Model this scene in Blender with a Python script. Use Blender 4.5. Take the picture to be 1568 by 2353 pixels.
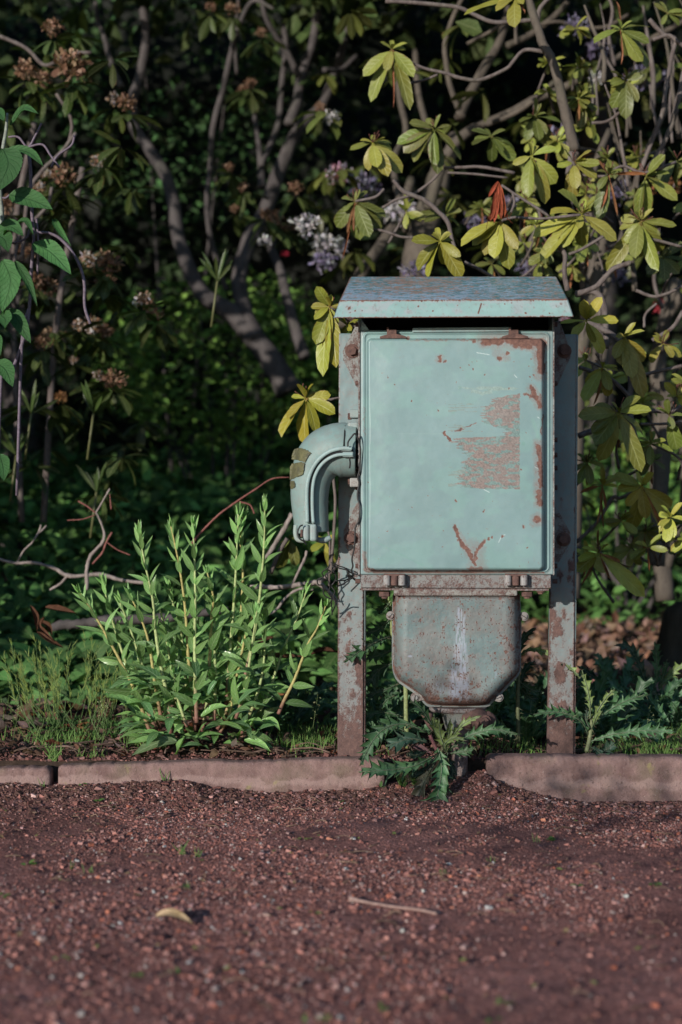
import bpy, math, random
import numpy as np
from mathutils import Vector, Matrix

for _o in list(bpy.data.objects):
    bpy.data.objects.remove(_o)
S = bpy.context.scene
COL = S.collection
# ------------------------------------------------------------------ camera
H = 0.69
F = 3595.0                      # focal length in units of the 1568x2353 view of the photograph
cam_d = bpy.data.cameras.new('camera'); cam = bpy.data.objects.new('camera', cam_d); COL.objects.link(cam)
cam.location = (0, 0, H); cam.rotation_euler = (math.pi/2, 0, 0)
cam_d.sensor_fit = 'VERTICAL'; cam_d.sensor_height = 36; cam_d.lens = 55
cam_d.clip_start = 0.05; cam_d.clip_end = 400
cam_d.dof.use_dof = True; cam_d.dof.focus_distance = 3.86; cam_d.dof.aperture_fstop = 2.5
S.camera = cam
# ------------------------------------------------------------------ light
SUN_EL = math.radians(13.0); SUN_AZ = math.radians(33.0)      # light travels towards +x+y
w = bpy.data.worlds.new('World'); S.world = w; w.use_nodes = True
wn = w.node_tree; wn.nodes.clear()
sky = wn.nodes.new('ShaderNodeTexSky'); sky.sky_type = 'NISHITA'; sky.sun_disc = False
sky.sun_elevation = SUN_EL; sky.sun_rotation = math.pi + SUN_AZ
sky.ozone_density = 4.0; sky.air_density = 1.2; sky.dust_density = .4
bg = wn.nodes.new('ShaderNodeBackground'); bg.inputs['Strength'].default_value = 0.15
wo = wn.nodes.new('ShaderNodeOutputWorld')
wn.links.new(sky.outputs[0], bg.inputs[0]); wn.links.new(bg.outputs[0], wo.inputs[0])
sd = bpy.data.lights.new('sun', 'SUN'); sd.energy = 5.0; sd.angle = math.radians(0.5); sd.color = (1.0, 0.93, 0.84)
sun = bpy.data.objects.new('sun', sd); COL.objects.link(sun)
ldir = Vector((math.sin(SUN_AZ)*math.cos(SUN_EL), math.cos(SUN_AZ)*math.cos(SUN_EL), -math.sin(SUN_EL)))
sun.rotation_euler = ldir.to_track_quat('-Z', 'Y').to_euler()
sun.location = (-3, -4, 4)
S.view_settings.view_transform = 'Standard'; S.view_settings.look = 'None'
S.view_settings.exposure = 0.0; S.view_settings.gamma = 1
S.render.engine = 'CYCLES'
S.cycles.max_bounces = 6; S.cycles.transparent_max_bounces = 6

# ------------------------------------------------------------------ numpy noise
def _hash(ix, iy, iz, seed):
    h = (ix.astype(np.int64)*374761393 + iy.astype(np.int64)*668265263 + iz.astype(np.int64)*2147483647 + seed*1274126177) & 0xffffffff
    h = ((h ^ (h >> 13)) * 1274126177) & 0xffffffff
    h = ((h ^ (h >> 16)) * 668265263) & 0xffffffff
    return ((h ^ (h >> 15)) & 0xffffff) / float(0xffffff)
def vnoise(x, y, seed=0, z=None):
    x = np.asarray(x, float); y = np.asarray(y, float)
    ix = np.floor(x); iy = np.floor(y); fx = x-ix; fy = y-iy
    fx = fx*fx*(3-2*fx); fy = fy*fy*(3-2*fy)
    z0 = np.zeros_like(ix)
    a = _hash(ix, iy, z0, seed); b = _hash(ix+1, iy, z0, seed); c = _hash(ix, iy+1, z0, seed); d = _hash(ix+1, iy+1, z0, seed)
    return (a*(1-fx)+b*fx)*(1-fy) + (c*(1-fx)+d*fx)*fy
def fbm(x, y, seed=0, o=4, g=.5):
    s = 0; a = 1; t = 0
    for k in range(o):
        s = s + a*vnoise(np.asarray(x)*2**k+17.3*k, np.asarray(y)*2**k+5.1*k, seed+k*7); t += a; a *= g
    return s/t
def sstep(a, b, x):
    t = np.clip((x-a)/(b-a), 0, 1); return t*t*(3-2*t)

# ------------------------------------------------------------------ objects
def tag(o, label=None, cat=None, group=None, kind=None):
    if label: o['label'] = label
    if cat: o['category'] = cat
    if group: o['group'] = group
    if kind: o['kind'] = kind
    return o
def thing(name, label, cat, loc=(0, 0, 0), rz=0, group=None):
    o = bpy.data.objects.new(name, None); COL.objects.link(o); o.location = loc; o.rotation_euler = (0, 0, rz)
    o.empty_display_size = .05
    return tag(o, label, cat, group)
def mesh(name, V, F_, mat, parent=None, col=None, ru=None, uv=None, smooth=True, origin=None):
    """V (n,3); F_ list of int arrays (m,k); col (n,3) or a colour; ru (n,) rust level."""
    V = np.asarray(V, np.float32).reshape(-1, 3)
    if origin is not None: V = V - np.asarray(origin, np.float32)
    if not isinstance(F_, (list, tuple)) or (len(F_) and np.ndim(F_[0]) != 2): F_ = [np.asarray(F_)]
    F_ = [np.asarray(f, np.int32) for f in F_ if len(f)]
    me = bpy.data.meshes.new(name)
    me.vertices.add(len(V)); me.vertices.foreach_set('co', V.ravel())
    loops = np.concatenate([f.ravel() for f in F_]); me.loops.add(len(loops)); me.loops.foreach_set('vertex_index', loops)
    tot = np.concatenate([np.full(len(f), f.shape[1], np.int32) for f in F_])
    st = np.concatenate([[0], np.cumsum(tot)[:-1]]).astype(np.int32)
    me.polygons.add(len(tot)); me.polygons.foreach_set('loop_start', st); me.polygons.foreach_set('loop_total', tot)
    me.polygons.foreach_set('use_smooth', np.full(len(tot), bool(smooth)))
    if col is not None:
        col = np.asarray(col, np.float32)
        if col.ndim == 1: col = np.tile(col[:3], (len(V), 1))
        a = me.color_attributes.new('Col', 'FLOAT_COLOR', 'POINT')
        a.data.foreach_set('color', np.hstack([col[:, :3], np.ones((len(V), 1), np.float32)]).astype(np.float32).ravel())
    if ru is not None:
        a = me.attributes.new('ru', 'FLOAT', 'POINT')
        a.data.foreach_set('value', (np.full(len(V), ru) if np.ndim(ru) == 0 else np.asarray(ru)).astype(np.float32))
    if uv is not None:
        u = me.uv_layers.new(name='UVMap'); u.data.foreach_set('uv', np.asarray(uv, np.float32)[loops].ravel())
    me.update(calc_edges=True); me.validate()
    o = bpy.data.objects.new(name, me); COL.objects.link(o)
    if mat: me.materials.append(mat)
    if parent: o.parent = parent
    if origin is not None: o.location = tuple(float(q) for q in origin)
    return o
def bevel(o, wd=.0015, seg=2):
    m = o.modifiers.new('bevel', 'BEVEL'); m.width = wd; m.segments = seg; m.limit_method = 'ANGLE'; m.angle_limit = math.radians(40)
    return o
def P(px, py, Y):
    px = np.asarray(px, float); py = np.asarray(py, float); Y = np.asarray(Y, float)
    return np.stack(np.broadcast_arrays((px-784)/F*Y, Y+0*px, H-(py-1176)/F*Y), -1)
# cabinet frame
YA = math.radians(4.0)
O0 = np.array([(1050-784)/F*3.784, 3.784, 0.0])
EX = np.array([math.cos(YA), -math.sin(YA), 0]); EY = np.array([math.sin(YA), math.cos(YA), 0])
def L(px, py, dy=0.0):
    px, py, dy = np.broadcast_arrays(np.asarray(px, float), np.asarray(py, float), np.asarray(dy, float))
    d = np.stack([(px-784)/F, np.ones_like(px), -(py-1176)/F], -1)
    C = np.array([0, 0, H])-O0
    t = (dy-C@EY)/(d@EY)
    p = C+t[..., None]*d
    return np.stack([p@EX, dy+0*px, p[..., 2]], -1)
def grid_faces(nu, nv):
    i = np.arange(nu-1)[:, None]*nv+np.arange(nv-1)[None, :]
    return np.stack([i, i+nv, i+nv+1, i+1], -1).reshape(-1, 4)
def prism(pts_front, depth):
    """closed prism from an (n,3) outline, extruded by the vector depth."""
    a = np.asarray(pts_front, float); n = len(a); b = a+np.asarray(depth)
    V = np.vstack([a, b]); i = np.arange(n)
    return V, [np.arange(n)[None, ::-1], (np.arange(n)+n)[None, :], np.stack([i, (i+1) % n, (i+1) % n+n, i+n], -1)]
def join(parts):
    Vs = []; Fs = {}; off = 0
    for V, Fl in parts:
        for f in Fl:
            f = np.asarray(f); Fs.setdefault(f.shape[1], []).append(f+off)
        Vs.append(V); off += len(V)
    return np.vstack(Vs), [np.vstack(v) for v in Fs.values()]
def box(x0, x1, y0, y1, z0, z1):
    return prism([(x0, y0, z0), (x1, y0, z0), (x1, y0, z1), (x0, y0, z1)], (0, y1-y0, 0))
def cyl(c, r, h, n=16, axis='y', dome=0.0, rot=0.0):
    """from c along +axis by h; the c end may be domed"""
    t = np.arange(n)/n*2*math.pi+rot
    rings = []
    if dome:
        for k in (1., .85, .6, .3): rings.append((r*k, -dome*(1-k*k)**.5))
        rings = rings[::-1]
    else: rings = [(r*.93, 0), (r, r*.07)]
    rings.append((r, h))
    V = []
    for rr, yy in rings: V.append(np.stack([np.cos(t)*rr, np.full(n, yy), np.sin(t)*rr], -1))
    V = np.vstack(V); i = np.arange(n); Fs = [i[None, :]]
    for k in range(len(rings)-1): Fs.append(np.stack([i+k*n, i+(k+1)*n, (i+1) % n+(k+1)*n, (i+1) % n+k*n], -1))
    Fs.append((i+(len(rings)-1)*n)[None, ::-1])
    if axis == 'x': V = V[:, [1, 0, 2]]
    if axis == 'z': V = V[:, [0, 2, 1]]
    return V+np.asarray(c), Fs
def smooth_path(pts, k=6):
    pts = np.asarray(pts, float)
    if len(pts) < 3: 
        t = np.linspace(0, 1, k+1)[:, None]; return pts[0]*(1-t)+pts[-1]*t
    Q = np.vstack([2*pts[0]-pts[1], pts, 2*pts[-1]-pts[-2]]); out = []
    for i in range(1, len(Q)-2):
        for t in np.arange(k)/k:
            a, b, c, d = Q[i-1], Q[i], Q[i+1], Q[i+2]
            out.append(.5*((2*b)+(-a+c)*t+(2*a-5*b+4*c-d)*t*t+(-a+3*b-3*c+d)*t**3))
    out.append(pts[-1]); return np.array(out)
def sweep(pts, rad, n=8, k=6, cap=True, prof=None, ref=None, rough=0, seed=0):
    """tube along a smoothed path; pts (m,3), rad scalar or (m,)"""
    pts = np.asarray(pts, float); rad = np.broadcast_to(np.asarray(rad, float), (len(pts),))
    PR = smooth_path(np.hstack([pts, rad[:, None]]), k); c = PR[:, :3]; r = np.maximum(PR[:, 3], 1e-5)
    T = np.gradient(c, axis=0); T /= np.linalg.norm(T, axis=1)[:, None]+1e-12
    u = np.array(ref if ref is not None else (0, 0, 1.), float)
    if ref is None and abs(T[0]@u) > .9: u = np.array((1., 0, 0))
    U = []
    for q in T:
        if ref is not None: u = np.array(ref, float)
        u = u-(u@q)*q; u /= np.linalg.norm(u)+1e-12; U.append(u)
    U = np.array(U); W = np.cross(T, U)
    if prof is None:
        a = np.arange(n)/n*2*math.pi; prof = np.stack([np.cos(a), np.sin(a)], -1)
    n = len(prof); m = len(c)
    rr = r[:, None]*np.ones((1, n))
    if rough:
        rs = np.random.RandomState(seed); rr = rr*(1+rough*(fbm(np.arange(m)[:, None]*.7+seed*3.1, np.arange(n)[None, :]*1.3+0*rr, seed, 3)-.5)*2)
    V = c[:, None, :]+rr[..., None]*(prof[None, :, :1]*U[:, None, :]+prof[None, :, 1:]*W[:, None, :])
    V = V.reshape(-1, 3); i = np.arange(m-1)[:, None]*n+np.arange(n)[None, :]; j = np.arange(m-1)[:, None]*n+(np.arange(n)[None, :]+1) % n
    Fs = [np.stack([i, j, j+n, i+n], -1).reshape(-1, 4)]
    if cap: Fs += [np.arange(n)[None, ::-1], (np.arange(n)+(m-1)*n)[None, :]]
    return V, Fs

# ------------------------------------------------------------------ materials
def newmat(name):
    m = bpy.data.materials.new(name); m.use_nodes = True; nt = m.node_tree; nt.nodes.clear()
    out = nt.nodes.new('ShaderNodeOutputMaterial'); bs = nt.nodes.new('ShaderNodeBsdfPrincipled')
    nt.links.new(bs.outputs[0], out.inputs[0]); return m, nt, bs, out
def N(nt, t, **k):
    n = nt.nodes.new(t)
    for a, b in k.items():
        if a.startswith('i_'):
            key = a[2:]; key = int(key) if key.isdigit() else key.replace('_', ' ')
            if isinstance(b, bpy.types.NodeSocket): nt.links.new(b, n.inputs[key])
            else: n.inputs[key].default_value = b
        else: setattr(n, a, b)
    return n
def noise(nt, vec, scale, detail=3, rough=.55, dist=0):
    return N(nt, 'ShaderNodeTexNoise', i_Vector=vec, i_Scale=scale, i_Detail=detail, i_Roughness=rough, i_Distortion=dist).outputs[0]
def ramp(nt, f, a, b, lo=0., hi=1.):
    return N(nt, 'ShaderNodeMapRange', i_0=f, i_1=a, i_2=b, i_3=lo, i_4=hi).outputs[0]
def math_(nt, op, a, b=0.0, clamp=False):
    n = nt.nodes.new('ShaderNodeMath'); n.operation = op; n.use_clamp = clamp
    for k, v in ((0, a), (1, b)):
        if isinstance(v, bpy.types.NodeSocket): nt.links.new(v, n.inputs[k])
        else: n.inputs[k].default_value = v
    return n.outputs[0]
def mix(nt, f, a, b, blend='MIX'):
    n = nt.nodes.new('ShaderNodeMix'); n.data_type = 'RGBA'; n.blend_type = blend
    for k, v in ((0, f), (6, a), (7, b)):
        if isinstance(v, bpy.types.NodeSocket): nt.links.new(v, n.inputs[k])
        else: n.inputs[k].default_value = v if k == 0 else (v[0], v[1], v[2], 1)
    return n.outputs[2]
def bump(nt, h, s, d=.002, nrm=None):
    n = N(nt, 'ShaderNodeBump', i_Height=h, i_Strength=s, i_Distance=d)
    if nrm: nt.links.new(nrm, n.inputs['Normal'])
    return n.outputs[0]
def objc(nt): return N(nt, 'ShaderNodeTexCoord').outputs['Object']
def attr(nt, name, kind='Fac'): return N(nt, 'ShaderNodeAttribute', attribute_name=name).outputs[kind]

def paint_mat(name, rough=.42, amp=.55, rust1=(.085, .046, .04), rust2=(.19, .10, .078), chalk=.5, bumpk=.5, spec=.4, m0=.46, m1=.60, ha=.6):
    m, nt, bs, out = newmat(name); v = objc(nt)
    c = attr(nt, 'Col', 'Color'); ru = attr(nt, 'ru')
    n1 = noise(nt, v, 55, 5, .65); n2 = noise(nt, v, 260, 3, .6); nb = noise(nt, v, 9, 4, .6)
    e = math_(nt, 'ADD', math_(nt, 'MULTIPLY', math_(nt, 'SUBTRACT', n1, .5), amp*1.5), math_(nt, 'MULTIPLY', math_(nt, 'SUBTRACT', n2, .5), amp*.9))
    mk = math_(nt, 'ADD', ru, e)
    msk = ramp(nt, mk, m0, m1); halo = ramp(nt, mk, .20, .56, 0, ha)
    cl = mix(nt, ramp(nt, nb, .35, .7, 0, chalk), c, (.31, .41, .41))
    cl = mix(nt, ramp(nt, noise(nt, v, 28, 5, .7), .4, .75, 0, .42), cl, mix(nt, .5, c, (.12, .2, .19)))
    rc = mix(nt, ramp(nt, noise(nt, v, 90, 4, .7), .3, .7), rust1, rust2)
    cl = mix(nt, halo, cl, (.19, .145, .135))
    cc = mix(nt, msk, cl, rc)
    nt.links.new(cc, bs.inputs['Base Color'])
    nt.links.new(ramp(nt, msk, 0, 1, rough, .92), bs.inputs['Roughness']); bs.inputs['Specular IOR Level'].default_value = spec
    h = math_(nt, 'ADD', math_(nt, 'MULTIPLY', msk, n2), math_(nt, 'MULTIPLY', n2, .12))
    nt.links.new(bump(nt, h, bumpk, .0022), bs.inputs['Normal'])
    return m
M_PAINT = paint_mat('green_paint')
M_DOOR = paint_mat('door_paint', rough=.36, amp=.30, bumpk=.35, chalk=.15, m0=.42, m1=.72, ha=.75)
M_CAST = paint_mat('cast_paint', rough=.55, amp=.40, bumpk=1.0, chalk=.3, m0=.46, m1=.66)
M_TOP = paint_mat('roof_paint', rough=.4, amp=.45, bumpk=.4, chalk=.15)
M_POST = paint_mat('post_paint', rough=.5, amp=.5, bumpk=.9, chalk=.15, rust1=(.075, .045, .042), rust2=(.15, .088, .076), m0=.44, m1=.62, ha=.75)
PAINT = (.155, .242, .25); PAINT2 = (.15, .225, .215)

def plain(name, c, rough=.6, c2=None, sc=40, bk=.3, spec=.3, bs_scale=200, metallic=0):
    m, nt, bs, out = newmat(name); v = objc(nt)
    if c2 is None: c2 = tuple(q*.55 for q in c)
    nt.links.new(mix(nt, ramp(nt, noise(nt, v, sc, 5, .65), .3, .7), c2, c), bs.inputs['Base Color'])
    bs.inputs['Roughness'].default_value = rough; bs.inputs['Specular IOR Level'].default_value = spec; bs.inputs['Metallic'].default_value = metallic
    nt.links.new(bump(nt, noise(nt, v, bs_scale, 3, .6), bk, .002), bs.inputs['Normal'])
    return m
M_RUST = plain('rust', (.15, .085, .07), .9, (.06, .036, .034), 70, .6)
M_TAPE = plain('old_tape', (.135, .13, .06), .55, (.05, .05, .035), 40, .4)
M_WIRE = plain('black_wire', (.035, .034, .036), .5, (.02, .02, .02))
M_DARK = plain('hood_shade_metal', (.02, .022, .022), .8)  # hood back: shade of the recess put into a near-black colour
M_BLACK = plain('gap_black', (.012, .012, .013), .7)  # black for slots, joint and pipe seam; stands in for their shade
# ================================================================== cabinet
cab = thing('switch_cabinet', 'weathered pale green steel cabinet with rust patches and hooded roof on two posts', 'electrical cabinet', tuple(O0), -YA)
c1 = lambda a: (631.8+.4762*np.asarray(a, float)[..., 0], 603.1+.4762*np.asarray(a, float)[..., 1])     # crop -> view coordinates
def rr_in(px, py, x0, x1, y0, y1, r):
    """signed distance (positive inside) to a rounded rectangle"""
    cx, cy = (x0+x1)/2, (y0+y1)/2
    qx = np.abs(px-cx)-(x1-x0)/2+r; qy = np.abs(py-cy)-(y1-y0)/2+r
    return -(np.hypot(np.maximum(qx, 0), np.maximum(qy, 0))+np.minimum(np.maximum(qx, qy), 0)-r)
def seg_d(px, py, pts):
    d = np.full(np.shape(px), 1e9)
    pts = np.asarray(pts, float)
    for a, b in zip(pts[:-1], pts[1:]):
        v = b-a; t = np.clip(((px-a[0])*v[0]+(py-a[1])*v[1])/(v@v+1e-9), 0, 1)
        d = np.minimum(d, np.hypot(px-a[0]-t*v[0], py-a[1]-t*v[1]))
    return d
def drop_outside(V, Fq, keep):
    return Fq[keep[Fq].all(axis=1)]

# ---- door : a pressed pan
st = 1.25
xs = np.arange(831, 1268.6, st); ys = np.arange(757, 1318.8, st)
gx, gy = np.meshgrid(xs, ys, indexing='ij')
do = rr_in(gx, gy, 831, 1268, 757, 1318, 17); di = rr_in(gx, gy, 841.5, 1252, 774.5, 1312.5, 13)
q = np.clip(di/9.0, 0, 1)
h = .026*np.sqrt(np.clip(1-(1-q)**2, 0, 1))
h += .0045*np.exp(-((do-5)/2.2)**2)*(di < 0) + .0015*sstep(0, 60, di)
cxn = (gx-1046)/210; cyn = (gy-1043)/270
h += .0018*(1-cxn**2)*(1-cyn**2)*(di > 0) + (fbm(gx/70, gy/70, 3)-.5)*.0016*(di > 9) + (fbm(gx/18, gy/18, 9)-.5)*.0003
W0 = L(gx, gy, .0)
V = W0.copy(); V[..., 1] = .0275-h
V = V.reshape(-1, 3); Fq = drop_outside(V, grid_faces(len(xs), len(ys)), (do > -.7).ravel())
# rust and wear, drawn on the enamel (crop-1 coordinates)
ux = (gx-631.8)/.4762; uy = (gy-603.1)/.4762
jx = (fbm(ux/14, uy/14, 21, 4)-.5)*22; jy = (fbm(ux/14, uy/14, 22, 4)-.5)*22
kx, ky = ux+jx, uy+jy
ru = np.full(gx.shape, .14)+(fbm(ux/60, uy/60, 5)-.5)*.12
def dab(pts, r, lvl=.72, soft=1.0):
    global ru
    d = seg_d(kx, ky, pts if len(pts) > 1 else [pts[0], (pts[0][0]+.1, pts[0][1])])
    ru = np.maximum(ru, lvl*sstep(r*(1+soft), r*.55, d))
dab([(1010, 375), (1300, 380)], 42, .42, .8); dab([(1075, 430), (1110, 450)], 26, .4, .9); dab([(1270, 380), (1285, 540)], 34, .43, .8); dab([(1275, 880), (1280, 1160)], 30, .42, .8); dab([(1240, 610), (1275, 690)], 26, .42, .9); dab([(1268, 1240)], 34, .42); dab([(960, 1380), (985, 1480)], 45, .38); dab([(880, 1290), (940, 1400)], 16, .42, 1); dab([(796, 464)], 20, .42); dab([(1015, 382), (1090, 378)], 17, .85); dab([(1130, 372), (1290, 385)], 22, .8); dab([(1170, 385), (1225, 390)], 26, .78)
dab([(1283, 380), (1288, 520)], 20, .85, .8); dab([(1250, 395), (1270, 450)], 22, .5)
dab([(960, 378)], 9, .75); dab([(640, 362)], 10, .7); dab([(1000, 370), (1300, 366)], 9, .62)
dab([(1060, 410), (1085, 450)], 22, .38); dab([(1085, 462)], 11, .75); dab([(1123, 435)], 8, .72)
dab([(794, 455), (798, 472)], 9, .8, .6); dab([(824, 476)], 6, .7); dab([(660, 666)], 4, .9)
for p_, r_ in (((958, 515), 5), ((935, 492), 3), ((1180, 648), 3), ((1236, 461), 4), ((1230, 497), 4), ((1234, 548), 4), ((1256, 545), 4), ((1008, 1196), 4), ((786, 718), 3), ((540, 1297), 3), ((1220, 1372), 5), ((1202, 1275), 8), ((1046, 1328), 5), ((1032, 1333), 6), ((1100, 1320), 8), ((880, 1150), 4), ((735, 1128), 3), ((580, 590), 3), ((1130, 608), 4), ((900, 505), 4), ((1015, 540), 4), ((450, 1060), 4), ((1190, 1000), 5)):
    dab([p_], r_, .8)
dab([(1240, 598), (1255, 640), (1282, 690)], 9, .8); dab([(1205, 632), (1255, 650)], 7, .72); dab([(1280, 640), (1282, 690)], 11, .6); dab([(1285, 820), (1296, 735)], 4, .6)
dab([(1272, 885), (1280, 960), (1285, 1080)], 12, .74, .7); dab([(1278, 1110), (1282, 1160)], 16, .72, .7); dab([(1268, 1240)], 18, .74); dab([(1240, 1270)], 10, .4)
dab([(870, 1277), (905, 1360), (940, 1400), (965, 1455)], 8, .8, 1.1); dab([(1012, 1347), (975, 1385), (965, 1450)], 7, .72, 1.2); dab([(940, 1478), (1000, 1480)], 10, .6, 1.2)
dab([(930, 1390), (1000, 1390)], 22, .36, 1)
dab([(813, 818), (850, 862)], 7, .82, .6); dab([(925, 795), (965, 776)], 4, .72); dab([(865, 815), (920, 800)], 3, .66); dab([(890, 805), (900, 800)], 4, .7)
dab([(660, 372), (1000, 372)], 4, .48); dab([(428, 700), (430, 830)], 3, .45); dab([(430, 1480), (500, 1497), (1290, 1500)], 9, .62); dab([(430, 1400), (440, 1490)], 9, .52)
dab([(1296, 560), (1296, 860)], 5, .44)
rs = np.random.RandomState(4)
for _ in range(70): dab([(rs.uniform(460, 1290), rs.uniform(380, 1480))], rs.uniform(1.2, 2.6), .68)
base = np.array(PAINT)
n_a = fbm(ux/170, uy/150, 41, 4); n_b = fbm(ux/26, uy/26, 42, 4)
col = base[None, None]*(1+.20*(n_a-.5)[..., None]+.08*(n_b-.5)[..., None])
greener = sstep(.45, .7, fbm(ux/80, uy/60, 77, 4))[..., None]*.3
col = col*(1-greener)+np.array((.17, .32, .28))*greener
# scuffs and scratches
for (a, b, wdt, k_, cc_) in ([(465, 1335), (715, 1462), 4, .35, (.12, .26, .22)], [(590, 825), (1180, 828), 1.8, .35, (.2, .3, .28)], [(890, 435), (960, 490), 1.2, .4, (.15, .25, .22)], [(640, 545), (720, 520), 3, .25, (.18, .31, .26)], [(1245, 760), (1275, 850), 9, .35, (.16, .3, .25)], [(1262, 850), (1280, 800), 6, .3, (.16, .3, .25)]):
    d = seg_d(ux+jx*.15, uy+jy*.15, [a, b]); k = (k_*sstep(wdt*1.6, wdt*.4, d))[..., None]; col = col*(1-k)+np.array(cc_)*k
for (a, b) in (((975, 434), (1035, 444)), ((1255, 985), (1268, 992)), ((1080, 1350), (1092, 1325)), ((1095, 1320), (1112, 1312)), ((1010, 1095), (1035, 1108)), ((1268, 745), (1276, 750)), ((1155, 540), (1168, 555))):
    d = seg_d(ux, uy, [a, b]); k = sstep(2.2, .8, d)[..., None]*.6; col = col*(1-k)+np.array((.6, .68, .68))*k
for (a, r_) in (((862, 721), 9), ((1200, 873), 10), ((893, 604), 9), ((475, 1253), 5), ((700, 1210), 4)):
    d = np.hypot(ux-a[0], uy-a[1]); k = sstep(r_*1.3, r_*.6, d)[..., None]*.45; col = col*(1-k)+np.array((.11, .24, .2))*k
# remains of a torn notice
yl = [600, 622, 636, 655, 680, 700, 715, 740, 775, 790, 798, 822, 838, 846, 870, 900, 930, 945, 985, 1010, 1030, 1050, 1075, 1085, 1093]
xl = [1183, 1183, 1165, 1060, 1050, 1000, 1010, 1000, 1030, 1045, 1110, 1118, 1100, 880, 868, 905, 940, 930, 905, 930, 880, 900, 885, 915, 1000]
lb = np.interp(uy, yl, xl)+(fbm(ux/60, uy/6, 31, 5, .7)-.5)*110
inn = (ux > lb) & (ux < 1182+(fbm(ux/3, uy/12, 8, 2)-.5)*5) & (uy > 628+(ux < 1100)*8) & (uy < 1092+(fbm(ux/12, uy/3, 18, 2)-.5)*8)
dashes = (fbm(ux/45, uy/5, 51, 3) > .57) & (ux > 838) & (ux < 975) & (((uy > 678) & (uy < 722)) | ((uy > 780) & (uy < 815)) | ((uy > 985) & (uy < 1080)))
strip = (ux > 885) & (ux < 1185) & (np.abs(uy-607-(ux-1080)*.012-(fbm(ux/30, uy/9, 5, 3)-.5)*20) < np.interp(ux, [885, 960, 1040, 1130, 1185], [2, 4, 9, 7, 1])) | ((ux > 948) & (ux < 1050) & (np.abs(uy-626-(fbm(ux/20, 0*ux, 6)-.5)*22) < 8))
nz = fbm(ux/30, uy/13, 61, 5, .58)
thr = np.interp(uy, [630, 740, 760, 800, 840, 1092], [.40, .40, .53, .50, .455, .46])
pink = inn & (nz > thr); tealb = inn & ~pink
def setc(mask, cval, var, k=1.):
    global col
    c_ = np.array(cval)*(1+var*(fbm(ux/5, uy/5, 91, 3)-.5))[..., None]
    col = np.where(mask[..., None], col*(1-k)+c_*k, col)
setc(tealb, (.125, .185, .175), 1.0, .9); setc(pink, (.185, .142, .13), 1.3); setc(dashes & ~inn, (.17, .2, .18), .8, .8); setc(strip, (.2, .27, .245), .8, .75)
ru = np.where(pink, .20+.24*sstep(.5, .66, fbm(ux/16, uy/10, 15, 4)), ru)
door = mesh('door', V, Fq, M_DOOR, cab, col.reshape(-1, 3), ru.ravel())

# ---- housing behind the door
YH = .0285
def LP(px, py, dy): return L(px, py, dy)
hl, hr, ht, hb = 829, 1271.5, 758, 1320
fr = LP([hl, hr, hr, hl], [hb, hb, ht, ht], YH)
V, F_ = prism(fr, (0, .16, 0)); V = V.copy()
bevel(mesh('housing', V, F_, M_PAINT, cab, (.16, .235, .24), .25, smooth=False), .003)
# hood walls: side cheeks and back that carry the roof
for (xa, sgn) in ((829, 1), (1271.5, -1)):
    a = LP(xa, 757, YH)[0]; zt = LP(xa, 715, YH)[2]; zb = LP(xa, 759, YH)[2]
    cut = .013*sgn
    pts = np.array([(a, YH, zb), (a, YH, zt), (a, YH+.16, zt+.05), (a, YH+.16, zb)])
    bevel(mesh('hood_cheek', *prism(pts, (.002*sgn, 0, 0)), M_PAINT, cab, PAINT, .3, smooth=False), .0005)
tri = LP([831, 831, 848], [733, 757.5, 757.5], YH+.001); mesh('gusset', *prism(tri, (0, .002, 0)), M_PAINT, cab, PAINT, .2, smooth=False)
a0 = LP(831, 757, YH); a1 = LP(1270, 757, YH)
mesh('hood_back', *box(a0[0], a1[0], YH+.158, YH+.162, a0[2]-.005, a0[2]+.10), M_DARK, cab, smooth=False)

# ---- roof
YF = -.062
pf = dict(lipL=LP(769, 730.7, YF), lipR=LP(1316.5, 728, YF))
crL = LP(782.5, 691.5, YF+.018); crR = LP(1303.5, 689, YF+.018)
bkL = LP(806, 637, .30); bkR = LP(1297, 636.5, .30)
bkL[0] = crL[0]+.004; bkR[0] = crR[0]-.004
lbL = np.array([pf['lipL'][0], .315, bkL[2]-.045]); lbR = np.array([pf['lipR'][0], .315, bkR[2]-.045])
def bil(a, b, c, d, nu, nv):
    u = np.linspace(0, 1, nu)[:, None, None]; v = np.linspace(0, 1, nv)[None, :, None]
    return (a*(1-u)+b*u)*(1-v)+(d*(1-u)+c*u)*v, np.broadcast_to(u[..., 0], (nu, nv)), np.broadcast_to(v[..., 0], (nu, nv))
nu, nv = 520, 130
G, U, Vv = bil(crL, crR, bkR, bkL, nu, nv)
X = U*1040; Y_ = Vv*240
s1 = fbm(X/30, Y_/4.5, 101, 5, .7); s2 = fbm(X/42, Y_/7, 102, 5, .7); s3 = fbm(X/120, Y_/60, 103, 3); fine = fbm(X/9, Y_/3, 104, 3)
pale = sstep(.46, .57, s1*.7+fine*.3+(.17*(1-U)*sstep(.8, 0, Vv)-.015))
rrm = s2*.62+fine*.38+.10*np.exp(-((U-.33)/.22)**2)*sstep(.1, .5, Vv)+.05*sstep(.82, 1, U)-.03*np.exp(-((U-.68)/.1)**2)
ct = np.array((.055, .165, .195)); cp = np.array((.34, .43, .56))
colr = ct*(1-pale[..., None]*.75)+cp*pale[..., None]*.75
colr = colr*(1+.3*(s3-.5))[..., None]
rm = sstep(.56, .60, rrm)
ed = np.exp(-(Vv/.012)**2)+np.exp(-((1-Vv)/.02)**2)+np.exp(-(U/.004)**2)
rcol = np.array((.27, .15, .11))*(1+.7*(fine-.5))[..., None]
colr = colr*(1-rm[..., None]*.9)+rcol*rm[..., None]*.9
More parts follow.
